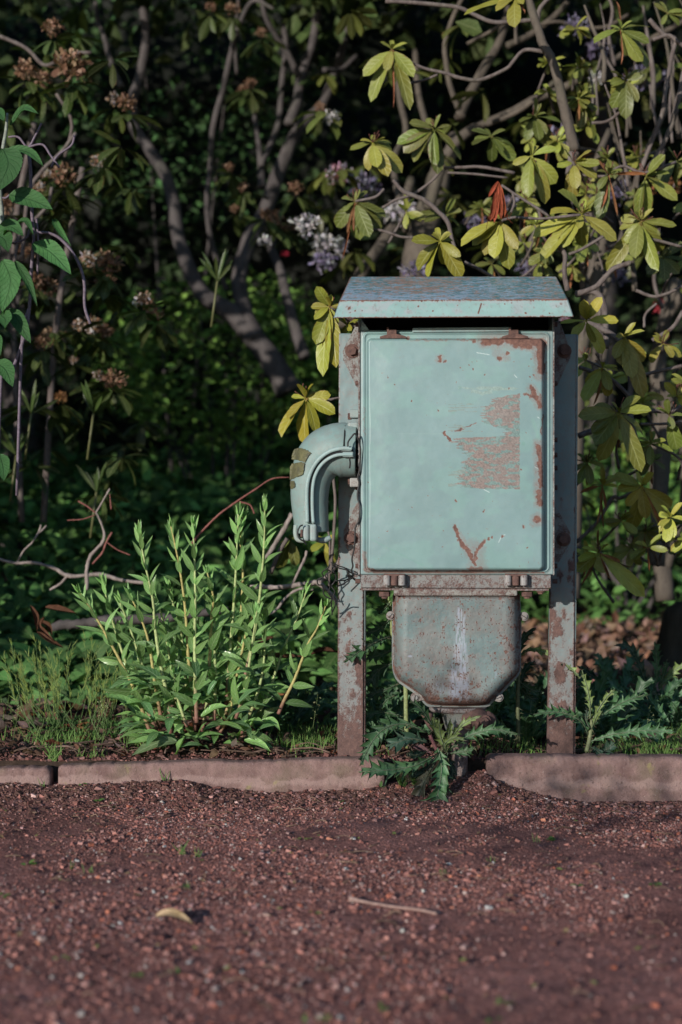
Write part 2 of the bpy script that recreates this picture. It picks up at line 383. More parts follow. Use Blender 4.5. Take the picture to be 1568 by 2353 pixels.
parts = [(G.reshape(-1, 3), [grid_faces(nu, nv)])]; cols = [colr.reshape(-1, 3)]; rus = [(.12+.5*ed*(.5+fine)).reshape(-1)]
# front fascia
nu2, nv2 = 480, 46
G2, U2, V2 = bil(pf['lipL'], pf['lipR'], crR, crL, nu2, nv2)
X = U2*1150; Y_ = V2*84
f1 = fbm(X/16, Y_/16, 111, 4); f2 = fbm(X/90, Y_/40, 112, 3); f3 = fbm(X/7, Y_/26, 113, 4)
cf = np.array((.21, .33, .315))*(1+.25*(f2-.5))[..., None]
pk = sstep(.5, .68, fbm(X/60, Y_/30, 114, 4)*.8+f3*.2+.10*V2)[..., None]*.55
cf = cf*(1-pk)+np.array((.30, .30, .32))*pk
r2 = .15+.26*sstep(.6, .78, f1)+.2*sstep(.62, .8, f3)+.55*(np.exp(-(V2/.05)**2)+np.exp(-((1-V2)/.07)**2))*(.6+.6*f2)
for (x_, y_, r_, l_) in ((345, 222, 18, .8), (330, 215, 14, .7), (378, 235, 8, .8), (413, 235, 5, .8), (688, 215, 9, .85), (762, 238, 6, .8), (885, 210, 7, .8), (1120, 205, 8, .8), (1215, 250, 10, .8), (1400, 205, 14, .6), (1330, 252, 7, .75), (1250, 195, 7, .7), (1000, 210, 4, .8), (560, 235, 4, .8), (640, 230, 5, .7), (1155, 200, 6, .7)):
    d = np.hypot(X+(287)-x_, (84-Y_)+185-y_); r2 = np.maximum(r2, (l_-.12)*sstep(r_*1.1, r_*.2, d+(f1-.5)*7))
d = seg_d(X+287, 84-Y_+185, [(1003, 203), (985, 250)]); r2 = np.maximum(r2, .8*sstep(6, 2, d))
parts.append((G2.reshape(-1, 3), [grid_faces(nu2, nv2)])); cols.append(cf.reshape(-1, 3)); rus.append(r2.reshape(-1))
for quad in ([crR, pf['lipR'], lbR, bkR], [pf['lipL'], crL, bkL, lbL], [bkR, lbR, lbL, bkL]):
    G3, U3, V3 = bil(quad[0], quad[1], quad[2], quad[3], 12, 24)
    parts.append((G3.reshape(-1, 3), [grid_faces(12, 24)])); cols.append(np.tile(np.array((.12, .19, .2)), (12*24, 1))); rus.append(.3+.3*(U3.reshape(-1) > .9))
V, F_ = join(parts)
rf = mesh('roof', V, F_, M_TOP, cab, np.vstack(cols), np.concatenate(rus))
so = rf.modifiers.new('thick', 'SOLIDIFY'); so.thickness = .0022; so.offset = 1; so.use_even_offset = False

# ---- shelf under the door and its bolts
sh = bil(LP(829, 1350.5, .036), LP(1266, 1352, .036), LP(1266, 1321.5, .036), LP(829, 1319.5, .036), 90, 8)
f = LP([829, 1266.5, 1266.5, 829], [1350, 1351.5, 1320.8, 1320.5], .0255)
V, F_ = prism(f, (0, .155, 0)); bevel(mesh('shelf', V, F_, M_POST, cab, (.13, .16, .165), .47, smooth=False), .0015)
f = LP([829, 1262, 1262, 829], [1356, 1357.5, 1352.6, 1351.2], .0275)
V, F_ = prism(f, (0, .15, 0)); bevel(mesh('flange', V, F_, M_POST, cab, (.12, .13, .135), .54, smooth=False), .001)
for gx0 in ((889, 906.5, 923.7), (1167.5, 1185.8, 1204.7)):
    for k, xx in enumerate(gx0):
        c = LP(xx, 1333, .004); w_ = 8.2/950
        V, F_ = cyl((c[0], c[1]+.004, c[2]-.0125), w_, .025, 14, 'z')
        V = V.copy()
        if k == 1: V[:, 1] += .002; 
        o = mesh('hinge_knuckle', V, F_, M_RUST if k == 1 else M_POST, cab, (.27, .27, .27), .40, smooth=False); bevel(o, .002, 3)
    c = LP((gx0[0]+gx0[2])/2, 1321, .01); bevel(mesh('lug', *box(c[0]-.026, c[0]+.026, .002, .028, c[2]-.002, c[2]+.0025), M_RUST, cab, smooth=False), .001)
def bolt(px, py, dy, r, h, n=6, mat=None, name='bolt', parent=None, washer=True, rot=.3, dome=0):
    c = LP(px, py, dy); ps = [cyl((c[0], dy, c[2]), r, h, n, 'y', rot=rot, dome=dome)]
    if washer: ps.append(cyl((c[0], dy+h-.0025, c[2]), r*1.45, .0028, 20, 'y'))
    V, F_ = join(ps); return mesh(name, V, F_, mat or M_RUST, parent or cab, smooth=False)
for px, sz in ((884.5, 1), (1212, 1)):
    c = LP(px, 1358, .05); ps = [cyl((c[0], .05, c[2]-.013), .0145, .012, 6, 'z', rot=.3), cyl((c[0], .05, c[2]-.018), .008, .006, 12, 'z')]
    V, F_ = join(ps); bevel(mesh('bolt', V, F_, M_RUST, cab, smooth=False), .0015)
for px in (983, 1111, 1243):
    c = LP(px, 1358, .034); V, F_ = join([cyl((c[0], .036, c[2]-.007), .0065, .008, 6, 'z'), cyl((c[0], .036, c[2]-.003), .010, .003, 12, 'z')]); mesh('bolt', V, F_, M_RUST, cab, smooth=False)
# hinge pins on top of the door
for px in (905.5, 1185.5):
    c = LP(px, 763, .012)
    V, F_ = join([cyl((c[0]-.012, .016, c[2]-.002), .0085, .018, 14, 'x', rot=.2), box(c[0]-.017, c[0]-.012, .01, .03, c[2]-.012, c[2]+.012)])
    mesh('bolt', V, F_, M_RUST, cab, smooth=False)
    tx = np.linspace(-.034, .030, 14); tz = -.0125+.009*np.clip(1-np.abs(tx+.002)/.034, 0, 1)**.6
    pts = np.array([(c[0]+a, .006, c[2]+b) for a, b in zip(tx, tz)]+[(c[0]+.030, .006, c[2]-.0155), (c[0]-.034, .006, c[2]-.0155)])
    bevel(mesh('hinge_tab', *prism(pts, (0, .022, 0)), M_RUST, cab, smooth=False), .001)
# seam strip above the door
V, F_ = box(LP(948, 0, .02)[0], LP(1175, 0, .02)[0], .018, .027, LP(0, 771, .02)[2], LP(0, 760.5, .02)[2]); bevel(mesh('top_channel', V, F_, M_PAINT, cab, PAINT, .3, smooth=False), .002)

# ---- posts
def post(xl_t, xr_t, xl_b, xr_b, yt, yb, dy, seed):
    nu_, nv_ = 22, 220
    a, b, c, d = LP(xl_b, yb, dy), LP(xr_b, yb, dy), LP(xr_t, yt, dy), LP(xl_t, yt, dy)
    G, U, Vv = bil(a, b, c, d, nu_, nv_)
    G = G.copy(); G[..., 1] += (fbm(U*3, Vv*30, seed, 3)-.5)*.002
    n = fbm(U*2.2+seed, Vv*22, seed, 5, .6); hgt = Vv
    ru_ = .24+.8*sstep(.5, .78, n)*sstep(.9, .2, hgt)*(.55+.45*np.exp(-((U-.65)/.3)**2))+.42*sstep(.16, .02, hgt+(n-.5)*.1)+.2*sstep(.6, .15, hgt)+.25*np.exp(-(U/.05)**2)+.25*np.exp(-((1-U)/.05)**2)
    c_ = np.array((.125, .185, .195))*(1+.3*(fbm(U*3, Vv*14, seed+5)-.5))[..., None]
    c_ = c_*(1-.45*sstep(.55, .1, hgt)[..., None])+np.array((.12, .12, .125))*.45*sstep(.55, .1, hgt)[..., None]
    front = (G.reshape(-1, 3), [grid_faces(nu_, nv_)]); cols = [c_.reshape(-1, 3)]; rus = [ru_.reshape(-1)]; ps = [front]
    for (p, q_) in ((a, d), (b, c)):
        s = -1 if p is a else 1; dd = np.array((0, .04, 0))
        Gs, Us, Vs = bil(p, p+dd, q_+dd, q_, 4, 60); ps.append((Gs.reshape(-1, 3), [grid_faces(4, 60)])); cols.append(np.tile((.16, .22, .22), (240, 1))); rus.append(.3+.3*(Vs.reshape(-1) < .3))
    V, F_ = join(ps); o = mesh('post', V, F_, M_POST, cab, np.vstack(cols), np.concatenate(rus))
    so = o.modifiers.new('thick', 'SOLIDIFY'); so.thickness = .005; so.offset = 1; return o
post(779.5, 836, 776, 835, 766, 1775, .165, 3); post(1275, 1324.5, 1256.5, 1317.5, 768, 1772, .165, 11)
# ---- brackets
def bracket(pts, boltxy, dy=.158):
    p = LP([a for a, _ in pts], [b for _, b in pts], dy)
    o = mesh('bracket', *prism(p, (0, .005, 0)), M_POST, cab, (.15, .19, .19), .48, smooth=False); bevel(o, .0012)
    b = bolt(*boltxy, dy-.013, .0125, .013, name='bolt', parent=o); return o
cc = lambda L_: [(631.8+.4762*a, 603.1+.4762*b) for a, b in L_]
bracket(cc([(395, 600), (330, 470), (328, 425), (372, 340), (398, 285), (412, 280), (415, 600)]), (809, 805))
bracket(cc([(400, 1480), (332, 1350), (332, 1290), (395, 1160), (412, 1150), (414, 1480)]), (807, 1236))
bracket(cc([(1345, 600), (1345, 285), (1368, 281), (1382, 300), (1425, 415), (1427, 455), (1365, 590)]), (1298, 805))
bracket(cc([(1345, 1440), (1345, 1170), (1365, 1190), (1425, 1300), (1427, 1350), (1370, 1445)]), (1296, 1239))
# rusty angle strips at the housing's sides with small rivets
for xa in (825.5, 1272.5):
    V, F_ = box(LP(xa-2, 0, .03)[0], LP(xa+2, 0, .03)[0], .03, .163, LP(0, 1318, .03)[2], LP(0, 742, .03)[2])
    o = mesh('side_strip', V, F_, M_POST, cab, (.2, .25, .25), .5, smooth=False); bevel(o, .0008)
    for yy in (745, 880, 1010, 1045, 1075, 1120, 1300, 1335):
        c = LP(xa+(3 if xa > 1000 else -3), yy, .09)
        V, F_ = cyl((c[0]-(.006), .09, c[2]), .006, .012, 8, 'x'); mesh('rivet', V, F_, M_RUST, o, smooth=False)

# ---- cable box (cast trough) under the shelf
oc = lambda L_: np.array([(804.1+.3297*a, 1292.4+.3297*b) for a, b in L_])
outl = oc([(300, 225), (296, 300), (294, 420), (294, 560), (294, 700), (303, 770), (330, 825), (385, 868), (440, 905), (490, 950), (520, 985), (545, 1003), (600, 1012), (760, 1018), (900, 1015), (965, 1003), (985, 985), (1010, 962), (1045, 930), (1090, 880), (1150, 820), (1180, 780), (1192, 735), (1195, 560), (1196, 420), (1192, 300), (1188, 225)])
xs = np.arange(899, 1201.5, 1.2); ys = np.arange(1366, 1629, 1.2)
gx, gy = np.meshgrid(xs, ys, indexing='ij')
def poly_sd(px, py, poly):
    d = seg_d(px, py, np.vstack([poly, poly[:1]])); ins = np.zeros(px.shape, bool)
    for (x0, y0), (x1, y1) in zip(poly, np.roll(poly, -1, axis=0)):
        cnd = ((y0 > py) != (y1 > py)); ins ^= cnd & (px < (x1-x0)*(py-y0)/(y1-y0+1e-12)+x0)
    return np.where(ins, d, -d)
def smooth_poly(p, k=5): return smooth_path(p, k)
so_ = smooth_poly(outl, 5)
ext = so_.copy(); ext = np.vstack([ext, [(1188, 1340)], [(903, 1340)]])     # ignore the open top edge
sdv = poly_sd(gx, gy, ext)
t = np.clip((sdv-3.5)/34, 0, 1)
h = .055*np.sqrt(np.clip(1-(1-t)**2.2, 0, 1))
topk = sstep(1366, 1376, gy); h *= .75+.25*topk
h += .005*np.exp(-((sdv-2.2)/1.8)**2)
h += (fbm(gx/40, gy/40, 7)-.5)*.002+(fbm(gx/7, gy/7, 8)-.5)*.0008
W = LP(gx, gy, .03); V = W.copy(); V[..., 1] = .083-h
uxc = (gx-804.1)/.3297; uyc = (gy-1292.4)/.3297
sp = fbm(uxc/5.5, uyc/8, 71, 2); sp2 = fbm(uxc/12+40, uyc/18, 72, 2)
ru = .16+.38*sstep(.66, .80, sp)+.36*sstep(.70, .80, sp2)+.5*sstep(14, 0, sdv)*(.4+.6*fbm(uxc/30, uyc/30, 73))+.28*sstep(1390, 1368, gy)+.35*np.exp(-((uxc-1140)/40)**2)*fbm(uxc/20, uyc/25, 74)+.3*sstep(1590, 1622, gy)+.12*sstep(1480, 1600, gy)
ru += .22*sstep(.55, .7, fbm(uxc/50, uyc/50, 75, 4))
base = np.array((.084, .122, .126)); brn = np.array((.11, .095, .09))
nb_ = fbm(uxc/140, uyc/140, 76, 4)[..., None]
col = base*(1-sstep(.38, .6, nb_)*.75)+brn*sstep(.38, .6, nb_)*.75
# pale run-off streak
cxs = np.interp(uyc, [300, 360, 600, 760, 990], [755, 770, 772, 765, 760]); wds = np.interp(uyc, [295, 360, 600, 760, 990], [4, 40, 50, 70, 90])
stv = fbm(uxc/7, uyc/60, 81, 3)
kk = sstep(1.15, .55, np.abs(uxc-cxs)/wds)*sstep(.36, .56, stv+.12*sstep(500, 950, uyc))*sstep(290, 330, uyc)*sstep(1000, 985, uyc)
kk = np.maximum(kk, .7*sstep(1, .4, np.hypot((uxc-625)/60, (uyc-880)/75))*sstep(.5, .6, stv)); kk = np.maximum(kk, .6*sstep(1, .4, np.hypot((uxc-1020)/35, (uyc-780)/35))*sstep(.5, .6, stv))
kk *= .8; kk = np.maximum(kk, .8*sstep(1, .3, np.hypot((uxc-420)/22, (uyc-652)/11)))
col = col*(1-kk[..., None]*.85)+np.array((.27, .28, .36))*kk[..., None]*.85
ru = np.where(kk > .4, ru-.03, ru)
tr = mesh('cable_box', V.reshape(-1, 3), [drop_outside(None, grid_faces(len(xs), len(ys)), (sdv > -.8).ravel())], M_CAST, cab, col.reshape(-1, 3), ru.ravel())
# back half of the casting, a little behind, closes its depth
pb = so_[::2]; pbw = LP(pb[:, 0], pb[:, 1], .0845)
mesh('back_shell', *prism(pbw, (0, .07, 0)), M_CAST, tr, (.13, .17, .17), .4, smooth=False)
f = LP([905, 1189.5, 1189.5, 905], [1369, 1369, 1354, 1354], .026); bevel(mesh('collar', *prism(f, (0, .12, 0)), M_POST, tr, (.2, .22, .2), .5, smooth=False), .004, 3)
for (ex, ey, dx, dy_) in ((898, 1414.4, 14, -2), (1204.7, 1416, -14, -2), (954, 1602, 18, -16), (1147, 1602, -18, -16)):
    a = LP(ex, ey, .078); b = LP(ex+dx, ey-13, .078); c = LP(ex+dx, ey+13, .078) if dy_ == -2 else LP(ex+dx*.2, ey-26, .078)
    th = np.linspace(0, 2*math.pi, 18, endpoint=False)
    V1 = cyl((a[0], .076, a[2]), .0112, .016, 18, 'y')
    V2_ = box(min(a[0], b[0]), max(a[0], b[0]), .078, .091, a[2]-.0085, a[2]+.0085) if dy_ == -2 else prism(np.array([(a[0]-.011*np.sign(dx), .078, a[2]), (a[0]+.018*np.sign(dx), .078, a[2]+.024), (a[0]+.022*np.sign(dx), .078, a[2]-.006), (a[0], .078, a[2]-.011)]), (0, .012, 0))
    V, F_ = join([V1, V2_]); e = mesh('ear', V, F_, M_POST, tr, (.2, .2, .19), .46, smooth=False)
    s_ = .0008
    hd = cyl((a[0], .071, a[2]), .0072, .006, 16, 'y'); sc_ = mesh('screw', *hd, M_POST, e, (.19, .2, .2), .42, smooth=False)
    ang = {898: .9, 1204.7: -.5, 954: 1.25, 1147: .4}[ex]; ca, sa = math.cos(ang), math.sin(ang)
    pts = [(a[0]+ca*u_-sa*v_, .0702, a[2]+sa*u_+ca*v_) for u_, v_ in ((-.0065, -s_), (.0065, -s_), (.0065, s_), (-.0065, s_))]
    mesh('slot', *prism(pts, (0, .002, 0)), M_BLACK, sc_, smooth=False)
# bottom lip, neck, clamp and riser pipe
c = LP(1053, 1622, .10)
V, F_ = join([cyl((c[0], .105, c[2]-.012), .0, .0, 3, 'z')]) if False else cyl((c[0]-.001, .085, c[2]-.013), .071, .013, 40, 'z')
V = V.copy(); V[:, 1] = .095+(V[:, 1]-.085)*.75; bevel(mesh('bottom_lip', V, F_, M_POST, tr, (.2, .2, .2), .5, smooth=False), .002)
neckp = LP([1056, 1056, 1058], [1625, 1655, 1690], .095)
nk = mesh('neck', *sweep(neckp, [.050, .040, .033], 24, 8), M_CAST, cab, (.17, .2, .18), .42)
ce = LP(1112, 1656, .055); ps = [sweep([(ce[0]-.045, .07, ce[2]+.004), (ce[0]-.01, .056, ce[2]+.003), (ce[0]+.014, .058, ce[2])], [.024, .027, .016], 14, 4), sweep([(ce[0]+.006, .05, ce[2]+.02), (ce[0]+.018, .06, ce[2]+.002), (ce[0]+.012, .062, ce[2]-.022)], [.008, .014, .009], 10, 4)]
V, F_ = join(ps); cl = mesh('clamp', V, F_, M_RUST, cab)
bolt(1115, 1658, .018, .0105, .012, parent=cl, washer=True)
c2 = LP(990, 1655, .06); mesh('cable_lug', *sweep([(c2[0]-.006, .05, c2[2]+.02), (c2[0]-.004, .05, c2[2]), (c2[0]+.012, .05, c2[2]-.022), (c2[0]+.03, .055, c2[2]-.026)], [.012, .011, .009, .006], 10, 5), M_RUST, cab)
rp = LP([1058, 1057, 1056, 1055], [1660, 1715, 1770, 1835], .085)
mesh('riser_pipe', *sweep(rp, [.030, .0205, .0205, .021], 28, 10, rough=.03, seed=2), M_POST, cab, (.19, .12, .11), .5)

# ---- elbow pipe at the side
el = lambda L_, dy: np.vstack([LP(643.3+.1952*a, 919+.1952*b, dy) for a, b in L_])
cen = el([(905, 590), (800, 588), (690, 590), (560, 630), (455, 720), (392, 850), (358, 1000), (352, 1200), (368, 1400), (378, 1560)], .085)
rad = np.array([318, 326, 330, 318, 290, 258, 238, 224, 212, 206])*.1952/945
elb = mesh('elbow_pipe', *sweep(cen, rad, 40, 10, rough=.012, seed=5, ref=(0, -1, 0)), M_CAST, cab, (.15, .235, .225), .29)
def ontube(px, py, off=0.0):
    """depth of the pipe's near surface under a crop point"""
    p2 = el([(px, py)], .085)[0]
    PR = smooth_path(np.hstack([cen, rad[:, None]]), 10); d = np.hypot(PR[:, 0]-p2[0], PR[:, 2]-p2[2]); k = np.argmin(d)
    rr = PR[k, 3]; return .085-math.sqrt(max(rr*rr-min(d[k], rr*.98)**2, 0))-off
def ridge(name, L_, hw, out, mat=M_CAST, col=(.2, .3, .29), ruv=.25, w=.006):
    pts = []
    for a, b in L_:
        dy = ontube(a, b)-out; pts.append(el([(a, b)], .04)[0]*np.array((1, 0, 1))+np.array((0, dy, 0)))
    prof = np.array([(1, -.6), (1, .6), (.6, 1), (-1.6, 1), (-1.6, -1), (.6, -1)])
    o = mesh(name, *sweep(pts, w, 6, 6, prof=prof*np.array((1, .8)), ref=(0, -1, 0)), mat, elb, col, ruv); return o
outer = [(860, 575), (790, 572), (700, 580), (600, 610), (500, 675), (420, 765), (360, 880), (330, 1000), (322, 1150), (325, 1300), (328, 1440)]
inner = [(870, 645), (790, 645), (700, 650), (620, 675), (540, 725), (470, 800), (420, 900), (396, 1010), (388, 1150), (390, 1300), (398, 1445)]
ridge('outer_lip', outer, 0, .009, w=.0058, col=(.24, .34, .335)); ridge('inner_lip', inner, 0, .009, w=.0050, col=(.24, .34, .335))
gap = [(870, 610), (790, 609), (700, 615), (610, 642), (520, 700), (445, 783), (390, 890), (364, 1005), (356, 1150), (358, 1300), (362, 1430)]
pts = [el([(a, b)], .04)[0]*np.array((1, 0, 1))+np.array((0, ontube(a, b)-.0025, 0)) for a, b in gap]
mesh('seam', *sweep(pts, .006, 8, 6, ref=(0, -1, 0)), M_BLACK, elb)
def pad(name, x0, x1, y0, y1, out, dep=.03, mat=M_CAST, col=(.21, .29, .285), ruv=.36, par=None, bv=.0035):
    c = el([((x0+x1)/2, (y0+y1)/2)], .04)[0]; dy = ontube((x0+x1)/2, (y0+y1)/2)-out
    wx = (x1-x0)*.1952/1900; wz = (y1-y0)*.1952/1900
    return bevel(mesh(name, *box(c[0]-wx, c[0]+wx, dy, dy+dep, c[2]-wz, c[2]+wz), mat, par or elb, col, ruv, smooth=False), bv, 3)
pad('lug', 722, 858, 548, 608, .012); pad('lug', 744, 880, 612, 678, .012)
pad('lug', 286, 336, 1182, 1320, .012, ruv=.38); pad('lug', 368, 408, 1180, 1318, .012, ruv=.34)
cp_ = pad('clamp', 272, 350, 1462, 1662, .016, .06, bv=.006, ruv=.36); pad('clamp', 354, 438, 1455, 1664, .014, .06, bv=.006, ruv=.33)
pad('bolt', 240, 272, 1520, 1618, .010, .012, M_RUST, par=cp_)
e0 = el([(190, 1470), (185, 1560), (210, 1640), (300, 1655)], .06); mesh('end_lip', *sweep(e0, .006, 8, 5), M_CAST, elb, (.25, .33, .3), .35)
e1 = el([(430, 1640), (520, 1650), (600, 1615)], .07); mesh('end_lip', *sweep(e1, [.006, .0075, .006], 8, 5), M_CAST, elb, (.18, .26, .26), .3)
# end collar against the cabinet and its bolts
pad('collar', 790, 930, 250, 365, .004, .06, bv=.006); 
V, F_ = box(*(LP(643.3+.1952*838, 0, .1)[0], LP(643.3+.1952*945, 0, .1)[0]), .06, .11, LP(0, 919+.1952*238, .1)[2], LP(0, 919+.1952*140, .1)[2]); lg = bevel(mesh('mounting_lug', V, F_, M_CAST, cab, (.17, .24, .235), .36, smooth=False), .003)
c = LP(643.3+.1952*800, 919+.1952*190, .08); mesh('bolt', *cyl((c[0], .085, c[2]), .0092, .009, 6, 'x'), M_RUST, lg, smooth=False)
V, F_ = box(*(LP(643.3+.1952*835, 0, .1)[0], LP(643.3+.1952*945, 0, .1)[0]), .06, .11, LP(0, 919+.1952*1030, .1)[2], LP(0, 919+.1952*925, .1)[2]); lg = bevel(mesh('mounting_lug', V, F_, M_CAST, cab, (.27, .27, .26), .42, smooth=False), .003)
c = LP(643.3+.1952*802, 919+.1952*960, .08); mesh('bolt', *cyl((c[0], .085, c[2]), .0075, .009, 6, 'x'), M_RUST, lg, smooth=False)
# collar joint line
s0 = sweep(el([(765, 300), (768, 400), (762, 545)], .04)*np.array((1, 0, 1))+np.array([(0, ontube(765, b)-.001, 0) for b in (300, 400, 545)]), .0022, 6, 5); mesh('joint', *s0, M_BLACK, elb)
# peeling tape, wrapped round the outer bend
def tape(pts, seed):
    pts = np.array(pts, float); x0, y0 = pts.min(0); x1, y1 = pts.max(0)
    xs = np.linspace(x0, x1, 40); ys = np.linspace(y0, y1, 34); gx, gy = np.meshgrid(xs, ys, indexing='ij')
    sd_ = poly_sd(gx+(fbm(gx/12, gy/12, seed)-.5)*12, gy+(fbm(gx/12, gy/12, seed+3)-.5)*12, pts)+5
    V = np.zeros(gx.shape+(3,))
    for i in range(gx.shape[0]):
        for j in range(gx.shape[1]):
            dy = ontube(gx[i, j], gy[i, j])-.002; V[i, j] = LP(643.3+.1952*gx[i, j], 919+.1952*gy[i, j], dy)
    V[..., 1] += (fbm(gx/25, gy/25, seed+9)-.5)*.004-.0035
    o = mesh('tape_patch', V.reshape(-1, 3), [drop_outside(None, grid_faces(40, 34), (sd_ > 0).ravel())], M_TAPE, elb)
    m = o.modifiers.new('t', 'SOLIDIFY'); m.thickness = .001; return o
tape([(140, 700), (150, 640), (175, 580), (215, 566), (290, 575), (372, 622), (330, 670), (300, 735), (262, 715), (200, 702)], 3)
tape([(128, 780), (140, 755), (250, 728), (296, 742), (285, 800), (275, 872), (235, 890), (160, 922), (122, 938), (120, 860)], 8)
tape([(124, 955), (170, 952), (184, 1015), (150, 1040), (132, 1045)], 13)

# ---- loose wire
def wire(name, pts, dy, label, r=.0016, group=None, seed=0, wig=0.0):
    P_ = el(pts, 0); dyv = np.interp(np.linspace(0, 1, len(pts)), np.linspace(0, 1, len(dy)), dy)
    P_ = np.vstack([LP(643.3+.1952*a, 919+.1952*b, d) for (a, b), d in zip(pts, dyv)])
    rs = np.random.RandomState(seed); P_ += rs.normal(0, wig, P_.shape)
    world = O0+P_[:, :1]*EX+P_[:, 1:2]*EY+P_[:, 2:]*np.array((0, 0, 1))
    return world
def mkwire(name, strands, label, group=None, r=.0021):
    V, F_ = join([sweep(s, r, 7, 6) for s in strands]); o = mesh(name, V, F_, M_WIRE, None, origin=strands[0][0]); tag(o, label, 'wire', group); return o
w1 = wire('w', [(800, 545), (805, 490), (840, 440), (880, 395), (905, 420), (935, 490), (950, 580), (948, 700), (938, 830), (918, 900), (935, 980), (918, 1060), (915, 1150), (938, 1230), (940, 1330), (930, 1420), (890, 1500), (885, 1620), (875, 1750), (850, 1870), (860, 1950), (840, 2010)], [-.005, .005, .02, .025, .02, .03, .05], '')
w2 = wire('w', [(820, 680), (828, 740), (822, 800)], [-.01, 0.0], '')
w3 = wire('w', [(270, 1470), (235, 1490), (210, 1560), (235, 1630), (280, 1660), (312, 1700)], [.02, .012, .03], '')
mkwire('wire', [w1, w2], 'thin black wire hooked over the elbow pipe and running down beside the door')
mkwire('wire', [w3], 'short black wire end looped round the clamp at the foot of the elbow pipe')
rs = np.random.RandomState(12); strands = []
base = [[(590, 1920), (680, 1945), (760, 1975), (820, 2030), (870, 2060)], [(600, 1930), (700, 1960), (790, 2010), (800, 2060), (870, 2100), (950, 2140)], [(660, 2110), (740, 2115), (810, 2095), (870, 2060)], [(655, 2190), (720, 2180), (800, 2130), (870, 2090)], [(590, 1925), (560, 1980), (600, 2020), (545, 2060), (570, 2130), (590, 2200), (570, 2260), (620, 2330)], [(570, 1985), (500, 2040), (520, 2080), (450, 2110), (455, 2160), (510, 2200), (530, 2280), (590, 2330), (655, 2340)], [(620, 1945), (635, 2010), (655, 2090), (640, 2150), (610, 2190), (645, 2250), (625, 2320), (645, 2380)], [(840, 2010), (800, 2050), (830, 2080), (870, 2065)], [(640, 2330), (620, 2380), (600, 2460), (610, 2540)], [(645, 2330), (660, 2380), (650, 2450), (630, 2500)], [(810, 2040), (880, 2110), (950, 2130)]]
for k, b in enumerate(base): strands.append(wire('w', b, [.10-.02*(k % 3), .13], '', seed=k, wig=.0015))
mkwire('wire', strands, 'tangle of black wire caught on a twig beside the left cabinet post', r=.0017)
# ================================================================== ground
def bedz(x, y):
    """height of the planted bed"""
    x = np.asarray(x, float); y = np.asarray(y, float)
    return .066+.02*sstep(3.95, 5, y)+.035*sstep(5, 8, y)+.3*sstep(8, 16, y)+(fbm(x*1.7, y*1.7, 5, 3)-.5)*.05*sstep(3.95, 4.6, y)+(fbm(x*14, y*14, 6, 3)-.5)*.014
def pathz(x, y):
    x = np.asarray(x, float); y = np.asarray(y, float)
    d = 3.86-y
    z = -.004+(fbm(x*2, y*2, 15, 3)-.5)*.012+(fbm(x*22, y*22, 16, 3)-.5)*.009
    # earth heaped against the kerb
    pxx = x/np.maximum(y, .1)*F+784
    heap = np.interp(pxx, [-600, 0, 120, 420, 500, 620, 820, 960, 1060, 1120, 1180, 1300, 2200], [.025, .022, .022, .032, .012, .0, .004, .02, .035, .05, .02, -.018, -.022])
    return z+heap*sstep(.22, .0, d)*(.7+.6*fbm(x*6, y*6, 17, 3))
def axis_(a, b, fine, step, far):
    m = np.arange(a, b+1e-9, fine); lo = []; p = a; s = fine
    while p > -far: s *= step; p -= s; lo.append(p)
    hi = []; p = b; s = fine
    while p < far: s *= step; p += s; hi.append(p)
    return np.concatenate([lo[::-1], m, hi])
M_SOIL, nt, bs, out = newmat('red_earth'); v = N(nt, 'ShaderNodeTexCoord').outputs['Object']
vo = N(nt, 'ShaderNodeTexVoronoi', i_Vector=v, i_Scale=130.0); vo2 = N(nt, 'ShaderNodeTexVoronoi', i_Vector=v, i_Scale=330.0)
c = mix(nt, ramp(nt, noise(nt, v, 5, 5, .7), .3, .7), (.19, .078, .067), (.33, .155, .135))
c = mix(nt, ramp(nt, vo2.outputs['Distance'], .1, .6, .5, 0), c, mix(nt, vo2.outputs['Color'], (.26, .125, .105), (.40, .25, .225)))
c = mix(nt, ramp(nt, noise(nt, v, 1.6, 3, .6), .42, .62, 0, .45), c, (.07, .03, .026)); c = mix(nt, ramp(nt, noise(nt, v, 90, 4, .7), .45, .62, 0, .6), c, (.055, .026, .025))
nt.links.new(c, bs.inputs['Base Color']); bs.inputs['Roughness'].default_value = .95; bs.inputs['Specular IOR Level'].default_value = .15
hh = math_(nt, 'ADD', noise(nt, v, 240, 4, .7), math_(nt, 'MULTIPLY', vo.outputs['Distance'], .9))
nt.links.new(bump(nt, hh, .8, .004), bs.inputs['Normal'])
xs = axis_(-1.25, 1.25, .008, 1.35, 120); ys = np.concatenate([[-60, -25, -10, -4, -1, 0, .8, 1.3, 1.6, 1.8], np.arange(1.9, 3.93, .008), [3.98, 4.1]])
gx, gy = np.meshgrid(xs, ys, indexing='ij'); gz = pathz(gx, gy); gz = np.where(gy > 3.93, gz-.05, gz)
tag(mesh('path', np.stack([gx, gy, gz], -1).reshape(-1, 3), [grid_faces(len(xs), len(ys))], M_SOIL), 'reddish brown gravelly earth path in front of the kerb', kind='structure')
M_BED = plain('dark_bed_soil', (.06, .04, .03), .95, (.02, .014, .011), 60, .8, .1)
xs = axis_(-1.6, 1.6, .03, 1.3, 160); ys = np.concatenate([[3.918, 3.925], np.arange(3.95, 7, .03), np.arange(7, 16, .25), [18, 24, 35, 60, 110, 170]])
gx, gy = np.meshgrid(xs, ys, indexing='ij'); gz = bedz(gx, gy); gz[:, 0] = -.12
tag(mesh('ground', np.stack([gx, gy, gz], -1).reshape(-1, 3), [grid_faces(len(xs), len(ys))], M_BED), 'dark soil of the planting bed behind the kerb', kind='structure')
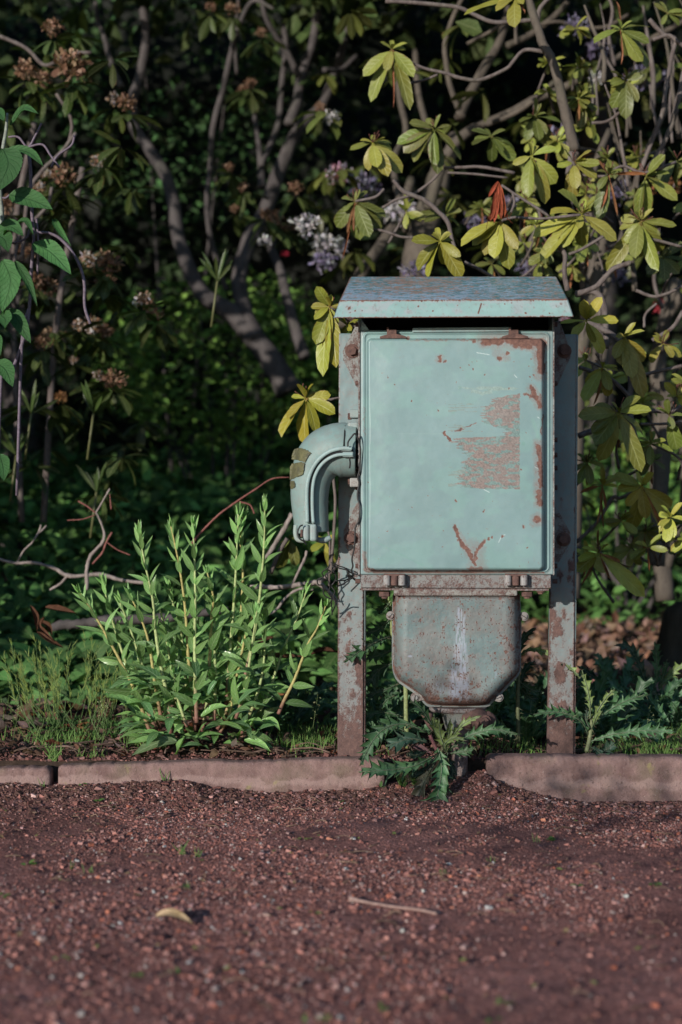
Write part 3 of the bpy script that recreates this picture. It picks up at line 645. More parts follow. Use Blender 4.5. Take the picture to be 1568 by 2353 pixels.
# ---- kerb stones
M_KERB, nt, bs, out = newmat('kerb_stone'); v = objc(nt)
pos = N(nt, 'ShaderNodeSeparateXYZ', i_0=v).outputs[2]
c = mix(nt, ramp(nt, noise(nt, v, 16, 7, .78), .36, .64), (.145, .088, .082), (.275, .18, .165))
c = mix(nt, ramp(nt, noise(nt, v, 11, 4, .6), .5, .7, 0, .4), c, (.11, .105, .06))
zz = math_(nt, 'ADD', pos, math_(nt, 'MULTIPLY', math_(nt, 'SUBTRACT', noise(nt, v, 14, 4, .6), .5), .07))
band = math_(nt, 'MULTIPLY', ramp(nt, zz, .012, .02), ramp(nt, zz, .032, .038, 1, 0))
c = mix(nt, math_(nt, 'MULTIPLY', band, .4), c, (.38, .27, .25))
c = mix(nt, ramp(nt, noise(nt, v, 24, 3, .5), .66, .74, 0, .6), c, (.25, .22, .09)); c = mix(nt, ramp(nt, noise(nt, v, 130, 3, .7), .56, .70, 0, .65), c, (.07, .045, .04)); c = mix(nt, ramp(nt, noise(nt, v, 210, 2, .6), .66, .74, 0, .5), c, (.4, .33, .31))
nt.links.new(c, bs.inputs['Base Color']); bs.inputs['Roughness'].default_value = .9; bs.inputs['Specular IOR Level'].default_value = .2
nt.links.new(bump(nt, math_(nt, 'ADD', noise(nt, v, 90, 5, .75), math_(nt, 'MULTIPLY', noise(nt, v, 500, 2, .6), .8)), .8, .0035), bs.inputs['Normal'])
def kerb(x0, x1, yf, ztl, ztr, zb, rough, seed, label, rnd=.010, dep=.058):
    n = int((x1-x0)/.0045)+2; x = np.linspace(x0, x1, n)
    # profile (y offset, z: 0 bottom..1 top)
    pr = [(0, 0), (0, .3), (0, .6), (0, .82)]+[(rnd*(1-math.cos(a)), None, math.sin(a)) for a in np.linspace(.2, math.pi/2, 5)]+[(dep*.4, None, 1.), (dep*.7, None, 1.), (dep, None, .75), (dep, 0)]
    V = np.zeros((n, len(pr), 3))
    zt = np.interp(x, [x0, x1], [ztl, ztr])-.0025*sstep(.6, .75, fbm(x*60, 0*x+3, seed+8, 2))+(fbm(x*9, 0*x, seed, 4)-.5)*rough*2+(fbm(x*55, 0*x, seed+1, 3)-.5)*rough*.9
    for j, p_ in enumerate(pr):
        if len(p_) == 2: z = zb+(zt-rnd-zb)*p_[1]; 
        else: z = zt-rnd+rnd*p_[2]
        V[:, j, 0] = x; V[:, j, 1] = yf+p_[0]; V[:, j, 2] = z
    dsp = (fbm(V[..., 0]*28, V[..., 2]*28+V[..., 1]*20, seed+4, 4)-.5)*.005+(fbm(V[..., 0]*90, V[..., 2]*90+V[..., 1]*60, seed+6, 3)-.5)*.0025
    V[..., 1] += dsp; 
    e = np.minimum(np.arange(n), np.arange(n)[::-1])[:, None]; sh_ = np.exp(-(e/1.3)**2)*.006; V[..., 1] += np.where(V[..., 1] < yf+dep*.5, sh_, -sh_); V[..., 2] -= np.where(V[..., 2] > zb+.03, sh_, 0)
    m = len(pr); Fs = [grid_faces(n, m), np.arange(m)[None, :], (np.arange(m)+(n-1)*m)[None, ::-1]]
    org = np.array([(x0+x1)/2, yf, 0.0])
    o = mesh('kerb_stone', V.reshape(-1, 3), Fs, M_KERB, origin=org); tag(o, label, 'kerb stone', 'kerb stones edging the path'); return o
KY = 3.855
X_ = lambda px, Y=KY: (px-784)/F*Y
Z_ = lambda py, Y=KY: H-(py-1176)/F*Y
kerb(X_(-700), X_(114), KY+.004, Z_(1764), Z_(1765), -.06, .003, 4, 'short end of the kerb left of the open joint, below the grass')
kerb(X_(133), X_(884), KY, Z_(1757), Z_(1742), -.06, .0035, 9, 'long pale kerb stone with rough chipped top edge in front of the leafy clump')
kerb(X_(1122, 3.83), X_(2300, 3.83), 3.825, Z_(1736, 3.83), Z_(1745, 3.83), -.07, .0016, 15, 'pinkish kerb stone with rounded edge in front of the right post', rnd=.016, dep=.075)
# ---- loose stones
rs = np.random.RandomState(77)
def pebbles(name, x, y, z, size, cols, mat, label):
    n = len(x); t = np.array([(1, 0, 0), (0, 1, 0), (-1, 0, 0), (0, -1, 0), (.0, 0, 1), (0, 0, -1)], float)
    cube = np.array([(a, b, c_) for a in (-1, 1) for b in (-1, 1) for c_ in (-1, 1)], float)*.68
    Vt = cube[None]*(1+rs.uniform(-.38, .38, (n, 8, 3)))
    sc = size[:, None]*np.stack([rs.uniform(.7, 1.3, n), rs.uniform(.6, 1.1, n), rs.uniform(.4, .85, n)], -1)
    Vt *= sc[:, None, :]
    a = rs.uniform(0, 6.28, n); ca, sa = np.cos(a)[:, None], np.sin(a)[:, None]
    Xr = Vt[..., 0]*ca-Vt[..., 1]*sa; Yr = Vt[..., 0]*sa+Vt[..., 1]*ca
    b = rs.normal(0, .35, n); cb, sb = np.cos(b)[:, None], np.sin(b)[:, None]
    Zr = Vt[..., 2]*cb+Xr*sb; Xr = Xr*cb-Vt[..., 2]*sb
    V = np.stack([Xr+x[:, None], Yr+y[:, None], Zr+z[:, None]], -1).reshape(-1, 3)
    f = np.array([(0, 1, 3, 2), (4, 6, 7, 5), (0, 4, 5, 1), (2, 3, 7, 6), (0, 2, 6, 4), (1, 5, 7, 3)])
    Fs = (np.arange(n)[:, None, None]*8+f[None]).reshape(-1, 4)
    o = mesh(name, V, [Fs], mat, col=np.repeat(cols, 8, axis=0), smooth=False); tag(o, label, kind='stuff'); return o
M_STONE, nt, bs, out = newmat('gravel'); v = objc(nt)
c = mix(nt, ramp(nt, noise(nt, v, 300, 3, .7), .3, .7, 0, .5), attr(nt, 'Col', 'Color'), (.07, .035, .03)); nt.links.new(c, bs.inputs['Base Color']); bs.inputs['Roughness'].default_value = .85; bs.inputs['Specular IOR Level'].default_value = .25
nt.links.new(bump(nt, noise(nt, v, 600, 3, .6), .4, .002), bs.inputs['Normal'])
n = 135000
y = 1.9+1.98*rs.uniform(0, 1, n)**.8; x = rs.uniform(-1.0, 1.0, n)*(y*.26+.06)
dens = fbm(x*3, y*3, 31, 4)
keep = rs.uniform(0, 1, n) < .15+1.2*sstep(.38, .62, dens); x, y = x[keep], y[keep]; n = len(x)
size = .0007+.0009*rs.gamma(.9, 1, n)*.85; size = np.clip(size, .0007, .0065); size = np.where(rs.rand(n) < .012, rs.uniform(.003, .0075, n), size)
pal = np.array([(.28, .125, .105), (.19, .08, .068), (.35, .19, .17), (.10, .04, .035), (.24, .14, .14), (.42, .28, .26), (.34, .11, .07), (.55, .46, .45)])
pi = rs.choice(len(pal), n, p=[.27, .25, .12, .2, .07, .035, .045, .01]); cols = pal[pi]*rs.uniform(.8, 2.0, (n, 1)); cols = np.clip(cols, 0, .5)
pebbles('gravel', x, y, pathz(x, y)+size*.25, size, cols, M_STONE, 'loose reddish gravel and grit scattered over the path')
# crumbs of soil piled along the kerb foot
n = 22000; x = rs.uniform(-1.05, 1.1, n); y = 3.86-np.abs(rs.normal(0, .12, n)); y = np.where((x > X_(884)) & (x < X_(1122)), y+.03, y)
size = np.clip(.0009+.0013*rs.gamma(1.0, 1, n), .0008, .009); cols = np.where(rs.rand(n, 1) < .3, pal[rs.choice(6, n)], np.array([(.11, .058, .048)]))*rs.uniform(.5, 1.5, (n, 1))
pebbles('soil_crumbs', x, y, pathz(x, y)+size*.3, size, cols, M_STONE, 'dark red crumbs of earth heaped along the foot of the kerb')
n = 16000; y = 3.93+.9*rs.uniform(0, 1, n)**1.6; x = rs.uniform(-1.0, 1.0, n)*(y*.26+.1)
size = np.clip(.0012+.0018*rs.gamma(1.0, 1, n), .001, .012); cols = pal[rs.choice(4, n)]*rs.uniform(.35, 1.1, (n, 1))
pebbles('bed_crumbs', x, y, bedz(x, y)+size*.3, size, cols, M_STONE, 'crumbly dark soil and grit just behind the kerb')
# ================================================================== leaves
def nz_(v): return v/(np.linalg.norm(v, axis=-1, keepdims=True)+1e-12)
def leaf_batch(base, d, nrm, ln, wd, droop=0.6, fold=.25, prof='oval', nt=7, wave=0.0, rs=None, curl=0.0):
    base = np.asarray(base, float).reshape(-1, 3); n = len(base); rs = rs or np.random.RandomState(1)
    B = lambda q: np.broadcast_to(np.asarray(q, float), (n,))
    ln, wd, droop, fold, curl = B(ln), B(wd), B(droop), B(fold), B(curl)
    d = nz_(np.broadcast_to(np.asarray(d, float), (n, 3))); nrm = np.broadcast_to(np.asarray(nrm, float), (n, 3))
    N0 = nz_(nrm-(nrm*d).sum(-1, keepdims=True)*d); Sd = np.cross(d, N0)
    t = np.linspace(0, 1, nt)
    pr = {'oval': np.interp(t, [0, .08, .25, .5, .7, .88, .96, 1], [.1, .35, .75, 1, 1, .74, .42, 0]), 'lance': np.sin(np.pi*t**.7)**1.0, 'heart': np.interp(t, [0, .04, .2, .4, .7, .9, 1], [.25, .8, 1, .95, .55, .2, 0]),
          'blade': np.interp(t, [0, .2, .7, 1], [.7, 1, .7, 0]), 'ovate': np.interp(t, [0, .08, .3, .5, .75, .92, 1], [.1, .55, 1, .97, .62, .25, 0.]), 'petal': np.interp(t, [0, .4, .8, 1], [.3, .8, 1, .5])}[prof]
    a = droop[:, None]*t[None]
    ds = ln[:, None]/(nt-1); am = (a[:, 1:]+a[:, :-1])/2
    cx = np.concatenate([np.zeros((n, 1)), np.cumsum(np.cos(am)*ds, 1)], 1); cz = -np.concatenate([np.zeros((n, 1)), np.cumsum(np.sin(am)*ds, 1)], 1)
    C = base[:, None]+cx[..., None]*d[:, None]+cz[..., None]*N0[:, None]
    Nl = np.cos(a)[..., None]*N0[:, None]+np.sin(a)[..., None]*d[:, None]
    if wave: wv = wave*wd[:, None]*np.sin(t[None]*rs.uniform(6, 14, (n, 1))+rs.uniform(0, 6, (n, 1)))
    ss = np.array([-1, 0, 1.]) 
    V = np.zeros((n, nt, 3, 3))
    for j, s in enumerate(ss):
        hw = .5*wd[:, None]*pr[None]
        off = s*hw[..., None]*(Sd[:, None]*np.cos(fold)[:, None, None])+(abs(s)*hw*np.sin(fold)[:, None])[..., None]*Nl
        if curl.any(): off = off-(abs(s)*hw*curl[:, None])[..., None]*Nl
        if wave and s: off = off+(wv*(s if rs.rand() > .5 else 1)*pr[None])[..., None]*Nl
        V[:, :, j] = C+off
    f = []; m = nt*3
    for i in range(nt-1):
        for j in (0, 1): f.append((i*3+j, i*3+j+1, (i+1)*3+j+1, (i+1)*3+j))
    Fs = (np.arange(n)[:, None, None]*m+np.array(f)[None]).reshape(-1, 4)
    uv = np.zeros((n, nt, 3, 2)); uv[..., 0] = np.array([0, .5, 1])[None, None]; uv[..., 1] = t[None, :, None]
    return V.reshape(-1, 3), Fs, uv.reshape(-1, 2), m
class Bag:
    def __init__(s): s.V = []; s.F = {}; s.U = []; s.C = []; s.n = 0
    def add(s, V, F_, uv=None, col=(1, 1, 1)):
        for f in (F_ if isinstance(F_, list) else [F_]): f = np.asarray(f); s.F.setdefault(f.shape[1], []).append(f+s.n)
        s.V.append(V); s.U.append(uv if uv is not None else np.zeros((len(V), 2))); col = np.asarray(col, float)
        s.C.append(np.tile(col, (len(V), 1)) if col.ndim == 1 else col); s.n += len(V); return s
    def leaves(s, *a, col=(.1, .15, .05), var=.25, rs=None, **k):
        V, F_, uv, m = leaf_batch(*a, rs=rs, **k); n = len(V)//m; rs = rs or np.random.RandomState(3)
        col = np.asarray(col, float); col = np.tile(col, (n, 1)) if col.ndim == 1 else col
        col = col*(1+rs.uniform(-var, var, (n, 1)))*(1+rs.uniform(-var*.35, var*.35, (n, 3)))
        return s.add(V, F_, uv, np.repeat(np.clip(col, .004, .9), m, axis=0))
    def tube(s, pts, r, col=(.1, .08, .06), n=7, k=5, rough=0, seed=0):
        V, F_ = sweep(pts, r, n, k, rough=rough, seed=seed); return s.add(V, F_, None, col)
    def build(s, name, mat, parent=None, origin=None, smooth=True):
        return mesh(name, np.vstack(s.V), [np.vstack(v) for v in s.F.values()], mat, parent, col=np.vstack(s.C), uv=np.vstack(s.U), origin=origin, smooth=smooth)
def leaf_mat(name, rough=.45, trans=.3, vein=.35, freq=26, spec=.4, veincol=(.75, .8, .4), edge=None, bk=.5, blotch=.25):
    m, nt, bs, out = newmat(name); uv = N(nt, 'ShaderNodeUVMap').outputs[0]; sp = N(nt, 'ShaderNodeSeparateXYZ', i_0=uv); v = objc(nt)
    c0 = attr(nt, 'Col', 'Color'); au = math_(nt, 'ABSOLUTE', math_(nt, 'SUBTRACT', sp.outputs[0], .5))
    c = mix(nt, ramp(nt, noise(nt, v, 35, 4, .6), .35, .7, 0, blotch*1.6), c0, mix(nt, 1, c0, (.5, .48, .35), 'MULTIPLY'))
    mid = ramp(nt, au, .015, .055, 1, 0)
    sv = math_(nt, 'SINE', math_(nt, 'MULTIPLY', math_(nt, 'SUBTRACT', sp.outputs[1], math_(nt, 'MULTIPLY', au, .45)), freq*2))
    svm = ramp(nt, sv, .55, .98); vm = math_(nt, 'MAXIMUM', mid, math_(nt, 'MULTIPLY', svm, .45))
    c = mix(nt, math_(nt, 'MULTIPLY', vm, vein), c, mix(nt, .5, c, veincol))
    if edge:
        e = math_(nt, 'ADD', math_(nt, 'MAXIMUM', math_(nt, 'MULTIPLY', au, 2), ramp(nt, sp.outputs[1], .5, 1.05, .1, 1)), math_(nt, 'MULTIPLY', noise(nt, v, 60, 3, .6), .6))
        c = mix(nt, math_(nt, 'MULTIPLY', ramp(nt, e, 1.22, 1.4), ramp(nt, noise(nt, v, 6, 1), .5, .55)), c, edge)
    nt.links.new(c, bs.inputs['Base Color']); bs.inputs['Roughness'].default_value = rough; bs.inputs['Specular IOR Level'].default_value = spec
    nt.links.new(bump(nt, math_(nt, 'SUBTRACT', noise(nt, v, 120, 2), math_(nt, 'MULTIPLY', vm, 1.2)), bk, .0015), bs.inputs['Normal'])
    if trans:
        tr = N(nt, 'ShaderNodeBsdfTranslucent', i_Color=mix(nt, 1, c, (1.0, 1.1, .55), 'MULTIPLY'))
        mx = N(nt, 'ShaderNodeMixShader', i_0=trans); nt.links.new(bs.outputs[0], mx.inputs[1]); nt.links.new(tr.outputs[0], mx.inputs[2]); nt.links.new(mx.outputs[0], out.inputs[0])
    return m
M_RHODO = leaf_mat('rhododendron_leaf', .42, .22, .3, 20, .4, edge=(.16, .07, .03))
M_LEAF = leaf_mat('green_leaf', .42, .3, .35, 24, .4)
M_DIM = leaf_mat('undergrowth_leaf', .6, .25, .2, 20, .2)
M_WILLOW = leaf_mat('willowherb_leaf', .3, .3, .6, 20, .55, veincol=(.5, .65, .4))
M_THISTLE = leaf_mat('thistle_leaf', .45, .22, .4, 10, .35, veincol=(.5, .55, .5), blotch=.5)
M_VIB = leaf_mat('crinkled_leaf', .6, .25, .45, 30, .3, veincol=(.02, .04, .02), bk=1.0)
M_DEAD = leaf_mat('dead_leaf', .8, .15, .3, 20, .15, veincol=(.3, .2, .12), blotch=.6)
M_GRASS = leaf_mat('grass_blade', .5, .35, .1, 2, .3)
M_PETAL = leaf_mat('petal', .7, .35, .1, 8, .1, veincol=(.6, .4, .3))
def bark(name, a, b, sc=18, bk=.8):
    m, nt, bs, out = newmat(name); v = objc(nt); mp = N(nt, 'ShaderNodeMapping', i_0=v); mp.inputs['Scale'].default_value = (1, 1, .35)
    n = noise(nt, mp.outputs[0], sc, 6, .7); c = mix(nt, ramp(nt, n, .35, .68), b, a); c = mix(nt, ramp(nt, noise(nt, v, sc*5, 3, .7), .55, .75, 0, .5), c, tuple(q*.45 for q in b))
    c = mix(nt, ramp(nt, noise(nt, v, 4, 3, .6), .55, .75, 0, .35), c, (.05, .06, .03))
    nt.links.new(c, bs.inputs['Base Color']); bs.inputs['Roughness'].default_value = .85; bs.inputs['Specular IOR Level'].default_value = .2
    nt.links.new(bump(nt, n, bk, .006), bs.inputs['Normal']); return m
M_BARK = bark('bark', (.10, .088, .086), (.048, .042, .042)); M_BARKR = bark('pale_bark', (.125, .105, .085), (.06, .05, .042)); M_TWIG = bark('twig_bark', (.17, .145, .135), (.08, .062, .058), 60, .4)
M_TWIGL = bark('pale_twig_bark', (.34, .29, .27), (.16, .13, .12), 60, .4); M_STUMP = bark('stump_bark', (.05, .04, .028), (.02, .017, .012), 25, 1.0)
def vcm(name, rough=.6, bk=.3, spec=.3):
    m, nt, bs, out = newmat(name); v = objc(nt); c0 = attr(nt, 'Col', 'Color')
    nt.links.new(mix(nt, ramp(nt, noise(nt, v, 120, 4, .7), .35, .7), mix(nt, 1, c0, (.55, .5, .5), 'MULTIPLY'), c0), bs.inputs['Base Color']); bs.inputs['Roughness'].default_value = rough; bs.inputs['Specular IOR Level'].default_value = spec
    nt.links.new(bump(nt, noise(nt, v, 300, 3), bk, .002), bs.inputs['Normal']); return m
M_STEM = vcm('stem'); 
CAMP = np.array([0, 0, H])
def DC4(a): a = np.atleast_2d(np.asarray(a, float)); return 784+.5*a[:, 0], .5*a[:, 1]
def pts_(L_, Y, conv=None):
    L_ = np.atleast_2d(np.asarray(L_, float)); 
    if conv: L_ = np.stack(conv(L_), -1)
    return P(L_[:, 0], L_[:, 1], np.broadcast_to(Y, (len(L_),)))
c3 = lambda a: (a[:, 0]*.5, a[:, 1]*.5)
c4 = lambda a: (784+.5*a[:, 0], .5*a[:, 1])
c1_ = lambda a: (631.8+.4762*a[:, 0], 603.1+.4762*a[:, 1])
c2_ = lambda a: (631.8+.4762*a[:, 0], 1263.6+.4762*a[:, 1])
c6 = lambda a: (.5*a[:, 0], 1120+.5*a[:, 1])
c7 = lambda a: (1148.8+.5363*a[:, 0], 631.8+.5363*a[:, 1])
t1 = lambda a: (746.7+.293*a[:, 0], 1550.8+.293*a[:, 1])
t2 = lambda a: (1206.2+.2308*a[:, 0], 1407.2+.2308*a[:, 1])
cv = lambda a: (.3905*a[:, 0], 201+.3905*a[:, 1])

# ================================================================== rhododendron on the right
YG = np.array((.30, .275, .045)); GR = np.array((.145, .17, .036)); BR = np.array((.27, .12, .06)); YY = np.array((.38, .36, .045)); RD = np.array((.30, .07, .035))
bush = thing('rhododendron_bush', 'sunlit rhododendron with yellowing leaves and brown dead leaves spreading behind the cabinet', 'shrub', (.9, 4.6, .08))
BO = np.array((.9, 4.6, .08))
def child_mesh(bag, name, mat, root, ro):
    o = bag.build(name, mat, root); o.location = tuple(-ro); return o
CL = [  # centre, tips, depth, colour, scale of brightness, dead tips
 (c4, (235, 225), [(98, 345), (205, 330), (300, 335), (125, 455), (330, 372), (320, 515), (180, 190), (300, 210)], 4.75, GR*.8+YG*.3, [(245, 492)]),
 (c4, (145, 655), [(38, 680), (112, 780), (165, 785), (215, 822), (290, 785), (245, 668), (200, 640)], 4.65, GR*.6+YG*.5, []),
 (c4, (430, 592), [(252, 650), (310, 725), (420, 762), (562, 722), (500, 572), (395, 528), (318, 566), (520, 690), (280, 690), (450, 800)], 4.7, GR*.9, []),
 (c4, (690, 625), [(600, 595), (598, 680), (745, 700), (805, 732), (808, 672), (610, 640), (700, 740)], 4.85, GR*.7, []),
 (c4, (890, 535), [(812, 570), (905, 655), (972, 655), (1010, 548), (890, 462), (850, 640), (940, 620)], 4.9, GR*.8, []),
 (c4, (1110, 462), [(1045, 500), (1095, 590), (1190, 628), (1165, 515), (1030, 478), (1120, 400)], 4.85, GR*.8, []),
 (c4, (1285, 135), [(1148, 200), (1428, 78), (1412, 205), (1375, 290), (1450, 285), (1330, 175), (1245, 118), (1330, 250)], 4.6, GR*1.05, [(1272, 0), (1292, 292)]),
 (c4, (1310, 365), [(1236, 335), (1248, 492), (1320, 452), (1300, 545), (1378, 352), (1238, 388), (1360, 470)], 4.75, GR*.8, []),
 (c4, (800, -10), [(705, 50), (782, 138), (720, 15), (830, 40), (560, 50)], 4.5, YG*.9, [(848, 60)]),
 (c4, (65, 925), [(82, 1102), (5, 965), (190, 1062), (130, 1098), (-30, 1040), (120, 868), (205, 1000), (0, 890)], 4.7, GR*.75, [(25, 1075), (8, 1190), (55, 1060)]),
 (c4, (875, 715), [(838, 905), (788, 752), (985, 678), (995, 842), (905, 800), (962, 930), (935, 780), (900, 660)], 4.5, GR*.7+YG*.5, []),
 (c4, (1070, 745), [(1135, 772), (1068, 868), (1175, 815), (1060, 905), (990, 770), (1135, 700), (1180, 770), (1020, 690)], 4.55, YG*.65+GR*.3, [(1160, 700)]),
 (c4, (1230, 800), [(1175, 865), (1180, 1010), (1280, 760)], 4.5, GR*.8, [(1198, 965), (1272, 988), (1405, 795), (1185, 735)]),
 (c4, (1400, 810), [(1352, 992), (1445, 845), (1402, 985), (1545, 920), (1465, 720), (1510, 790)], 4.55, GR*.8+YG*.2, []),
 (c4, (455, 1108), [(325, 1110), (332, 1225), (487, 1212), (558, 1274), (440, 1033), (503, 1078), (535, 1185), (388, 1275)], 4.35, YY*.62, []),
 (c4, (735, 1015), [(538, 1112), (600, 1120), (700, 1192), (772, 1238), (650, 1166), (800, 1152), (745, 1080), (618, 1060), (585, 1085)], 4.3, YG*.95, []),
 (c4, (480, 985), [(355, 985), (552, 972), (550, 1030), (505, 928), (380, 1018)], 4.9, GR*.7, []),
 (c4, (1105, 985), [(873, 1062), (903, 1192), (1008, 1132), (1110, 1132), (1085, 1050), (1242, 1062), (958, 968), (1282, 1092), (1015, 872), (1148, 928), (930, 1120)], 4.45, GR*.5+YG*.6, []),
 (c4, (1375, 1015), [(1228, 1240), (1300, 1112), (1332, 1190), (1392, 1182), (1462, 1062), (1288, 990), (1442, 1255), (1542, 1032), (1480, 1165), (1285, 1040)], 4.5, GR*.7+YG*.35, []),
 (c4, (1545, 742), [(1432, 862), (1600, 800), (1490, 690), (1540, 860), (1640, 700), (1500, 760)], 4.6, GR*.8, []),
 (c4, (1500, 60), [(1440, 10), (1568, 40), (1560, 110), (1470, 120), (1620, 90)], 4.8, GR*.9, []),
 (c4, (1480, 1180), [(1400, 1260), (1560, 1120), (1540, 1260), (1480, 1290), (1600, 1200)], 4.7, GR*.6, []),
 (c1_, (265, 212), [(203, 128), (172, 205), (192, 272), (198, 398), (252, 372), (302, 302), (312, 208), (216, 548), (298, 505), (190, 240)], 4.15, YY*.55+GR*.4, [(225, 478)]),
 (c1_, (345, 300), [(330, 345), (400, 282), (365, 330)], 4.2, YY*.7, []),
 (c1_, (150, 655), [(120, 588), (78, 640), (188, 618), (268, 636), (62, 755), (216, 812), (130, 880), (6, 824), (290, 722)], 4.12, YY*.72, []),
 (c1_, (75, 1330), [(105, 1465), (30, 1380), (20, 1480)], 4.5, GR*.8, []),
 (c1_, (240, 1350), [(180, 1385), (255, 1395), (290, 1480)], 4.5, YG, [(270, 1440)]),
 (c7, (370, 195), [(255, 198), (345, 128), (424, 103), (515, 188), (452, 335), (300, 262), (395, 292)], 4.25, YG*.9+YY*.15, []),
 (c7, (535, 265), [(632, 372), (512, 382), (612, 522), (478, 350), (560, 445), (568, 232), (500, 250), (600, 430)], 4.3, YG*.75, []),
 (c7, (440, 395), [(398, 485), (462, 492), (370, 470), (345, 540), (475, 520)], 4.35, YG*1.2, [(410, 560)]),
 (c7, (510, 590), [(335, 597), (385, 672), (438, 806), (395, 722), (578, 742), (642, 672), (612, 842), (632, 570), (408, 540), (600, 500), (520, 660)], 4.2, GR*.6+YG*.35, []),
 (c7, (610, 905), [(540, 990), (575, 1112), (615, 1042), (742, 1118), (746, 1000), (635, 848), (500, 912), (480, 858)], 4.45, YG*1.1, [(700, 1090)]),
 (c7, (440, 900), [(500, 850)], 4.4, YG, [(345, 930), (440, 1092), (428, 955), (418, 1080), (455, 1000)]),
 (c7, (425, 1190), [(323, 1268), (612, 1372), (330, 1215)], 4.35, YY*.8, [(560, 1262), (472, 1302), (420, 1088), (350, 1330), (520, 1230)]),
 (c7, (700, 292), [(640, 372), (742, 350), (658, 270), (790, 345), (720, 230)], 4.4, YG*.8, []),
 (c7, (725, 600), [(790, 600), (732, 655), (700, 540), (770, 760)], 4.3, GR, []),
 (c7, (760, 520), [(700, 470), (790, 560), (730, 520)], 4.4, YG, []),
]
rs = np.random.RandomState(8)
def cluster(conv, c, tips, Y, colr, dead, root, ro, seed, mat=M_RHODO, wr=.40, seedhead=True):
    rs = np.random.RandomState(seed); C = pts_([c], Y, conv)[0]
    T = pts_(tips, Y, conv)+np.stack([np.zeros(len(tips)), rs.uniform(-.055, .03, len(tips)), np.zeros(len(tips))], -1)
    d = T-C; ln = np.linalg.norm(d, axis=1); B_ = C+d*.10
    nrm = np.array((-.25, -1, .75))+rs.normal(0, .38, (len(tips), 3)); b = Bag()
    out = d/ln[:, None]; nrm = nrm+np.array((0, 0, .6))*np.clip(-out[:, 2:], 0, 1)*0
    shrink = np.clip(ln/np.maximum(.045, ln), 0, 1)
    w_ = np.clip(ln*wr*rs.uniform(.85, 1.2, len(ln)), .018, .046)
    b.leaves(B_, d, nrm, ln*.90, w_, droop=rs.uniform(.0, .55, len(ln)), fold=rs.uniform(.1, .45, len(ln)), prof='oval', nt=9, col=colr, var=.28, rs=rs, wave=.04)
    for p_, q_ in zip(B_, C+d*.0): b.tube([q_, p_], .0016, colr*1.2, 5, 2)
    # upper young leaves, foreshortened
    nn = rs.randint(2, 5); dd = nz_(rs.normal(0, 1, (nn, 3))*np.array((1, .5, .5))+np.array((0, -.5, .6)))
    b.leaves(np.tile(C, (nn, 1)), dd, np.array((0, -1, 1.)), rs.uniform(.03, .06, nn), rs.uniform(.014, .02, nn), droop=.3, fold=.5, prof='oval', nt=7, col=colr*1.15, rs=rs)
    o = child_mesh(b, 'leaf_cluster', mat, root, ro)
    if len(dead):
        T = pts_(dead, Y-.02, conv); d = T-C; b = Bag()
        b.leaves(C+d*.15, d, np.array((0, -1, .2))+rs.normal(0, .4, (len(T), 3)), np.linalg.norm(d, axis=1)*.85, rs.uniform(.012, .02, len(T)), droop=.2, fold=rs.uniform(.9, 1.2, len(T)), prof='oval', nt=8, col=BR*1.1, var=.3, rs=rs, wave=.12)
        for q in T: b.tube([C, C*.85+q*.15], .0014, BR, 5, 2)
        child_mesh(b, 'dead_leaf', M_DEAD, o, 0*ro)
    if seedhead and rs.rand() < .55:
        b = Bag()
        for k in range(rs.randint(4, 9)):
            e = C+nz_(rs.normal(0, .6, 3)+np.array((0, -.1, 1.2)))*rs.uniform(.02, .045); b.tube([C, (C+e)/2+rs.normal(0, .003, 3), e], [.0009, .0008, .0018], (.13, .05, .035), 5, 3)
        child_mesh(b, 'seed_head', M_STEM, o, 0*ro)
    return C
cents = []
for k, (cv_, c, tp, Y, colr, dd) in enumerate(CL): cents.append(cluster(cv_, c, tp, Y, np.array(colr), dd, bush, BO, 100+k))
# hanging red-brown leaf bunch
b = Bag(); C = pts_([(722, 830)], 4.28, c4)[0]
for tx, ty, wd in ((690, 1010, .018), (705, 1015, .02), (735, 1000, .02), (755, 990, .016), (680, 900, .012)):
    T = pts_([(tx, ty)], 4.26, c4)[0]; d = T-C; b.leaves([C+d*.02], [d], [(-.3+.6*rs.rand(), -1, 0)], np.linalg.norm(d), wd*1.25, droop=.15, fold=.8, prof='oval', nt=9, col=RD, var=.2, rs=rs, wave=.1)
for k in range(22):
    s0 = pts_([(rs.choice([690, 760])+rs.uniform(-15, 15), rs.uniform(960, 1020))], 4.27, c4)[0]; b.tube([s0, s0+np.array((rs.normal(0, .01), -.005, rs.normal(0, .014)))], [.0008, .0006], (.16, .04, .02), 4, 2)
child_mesh(b, 'dead_leaf', M_DEAD, bush, BO)
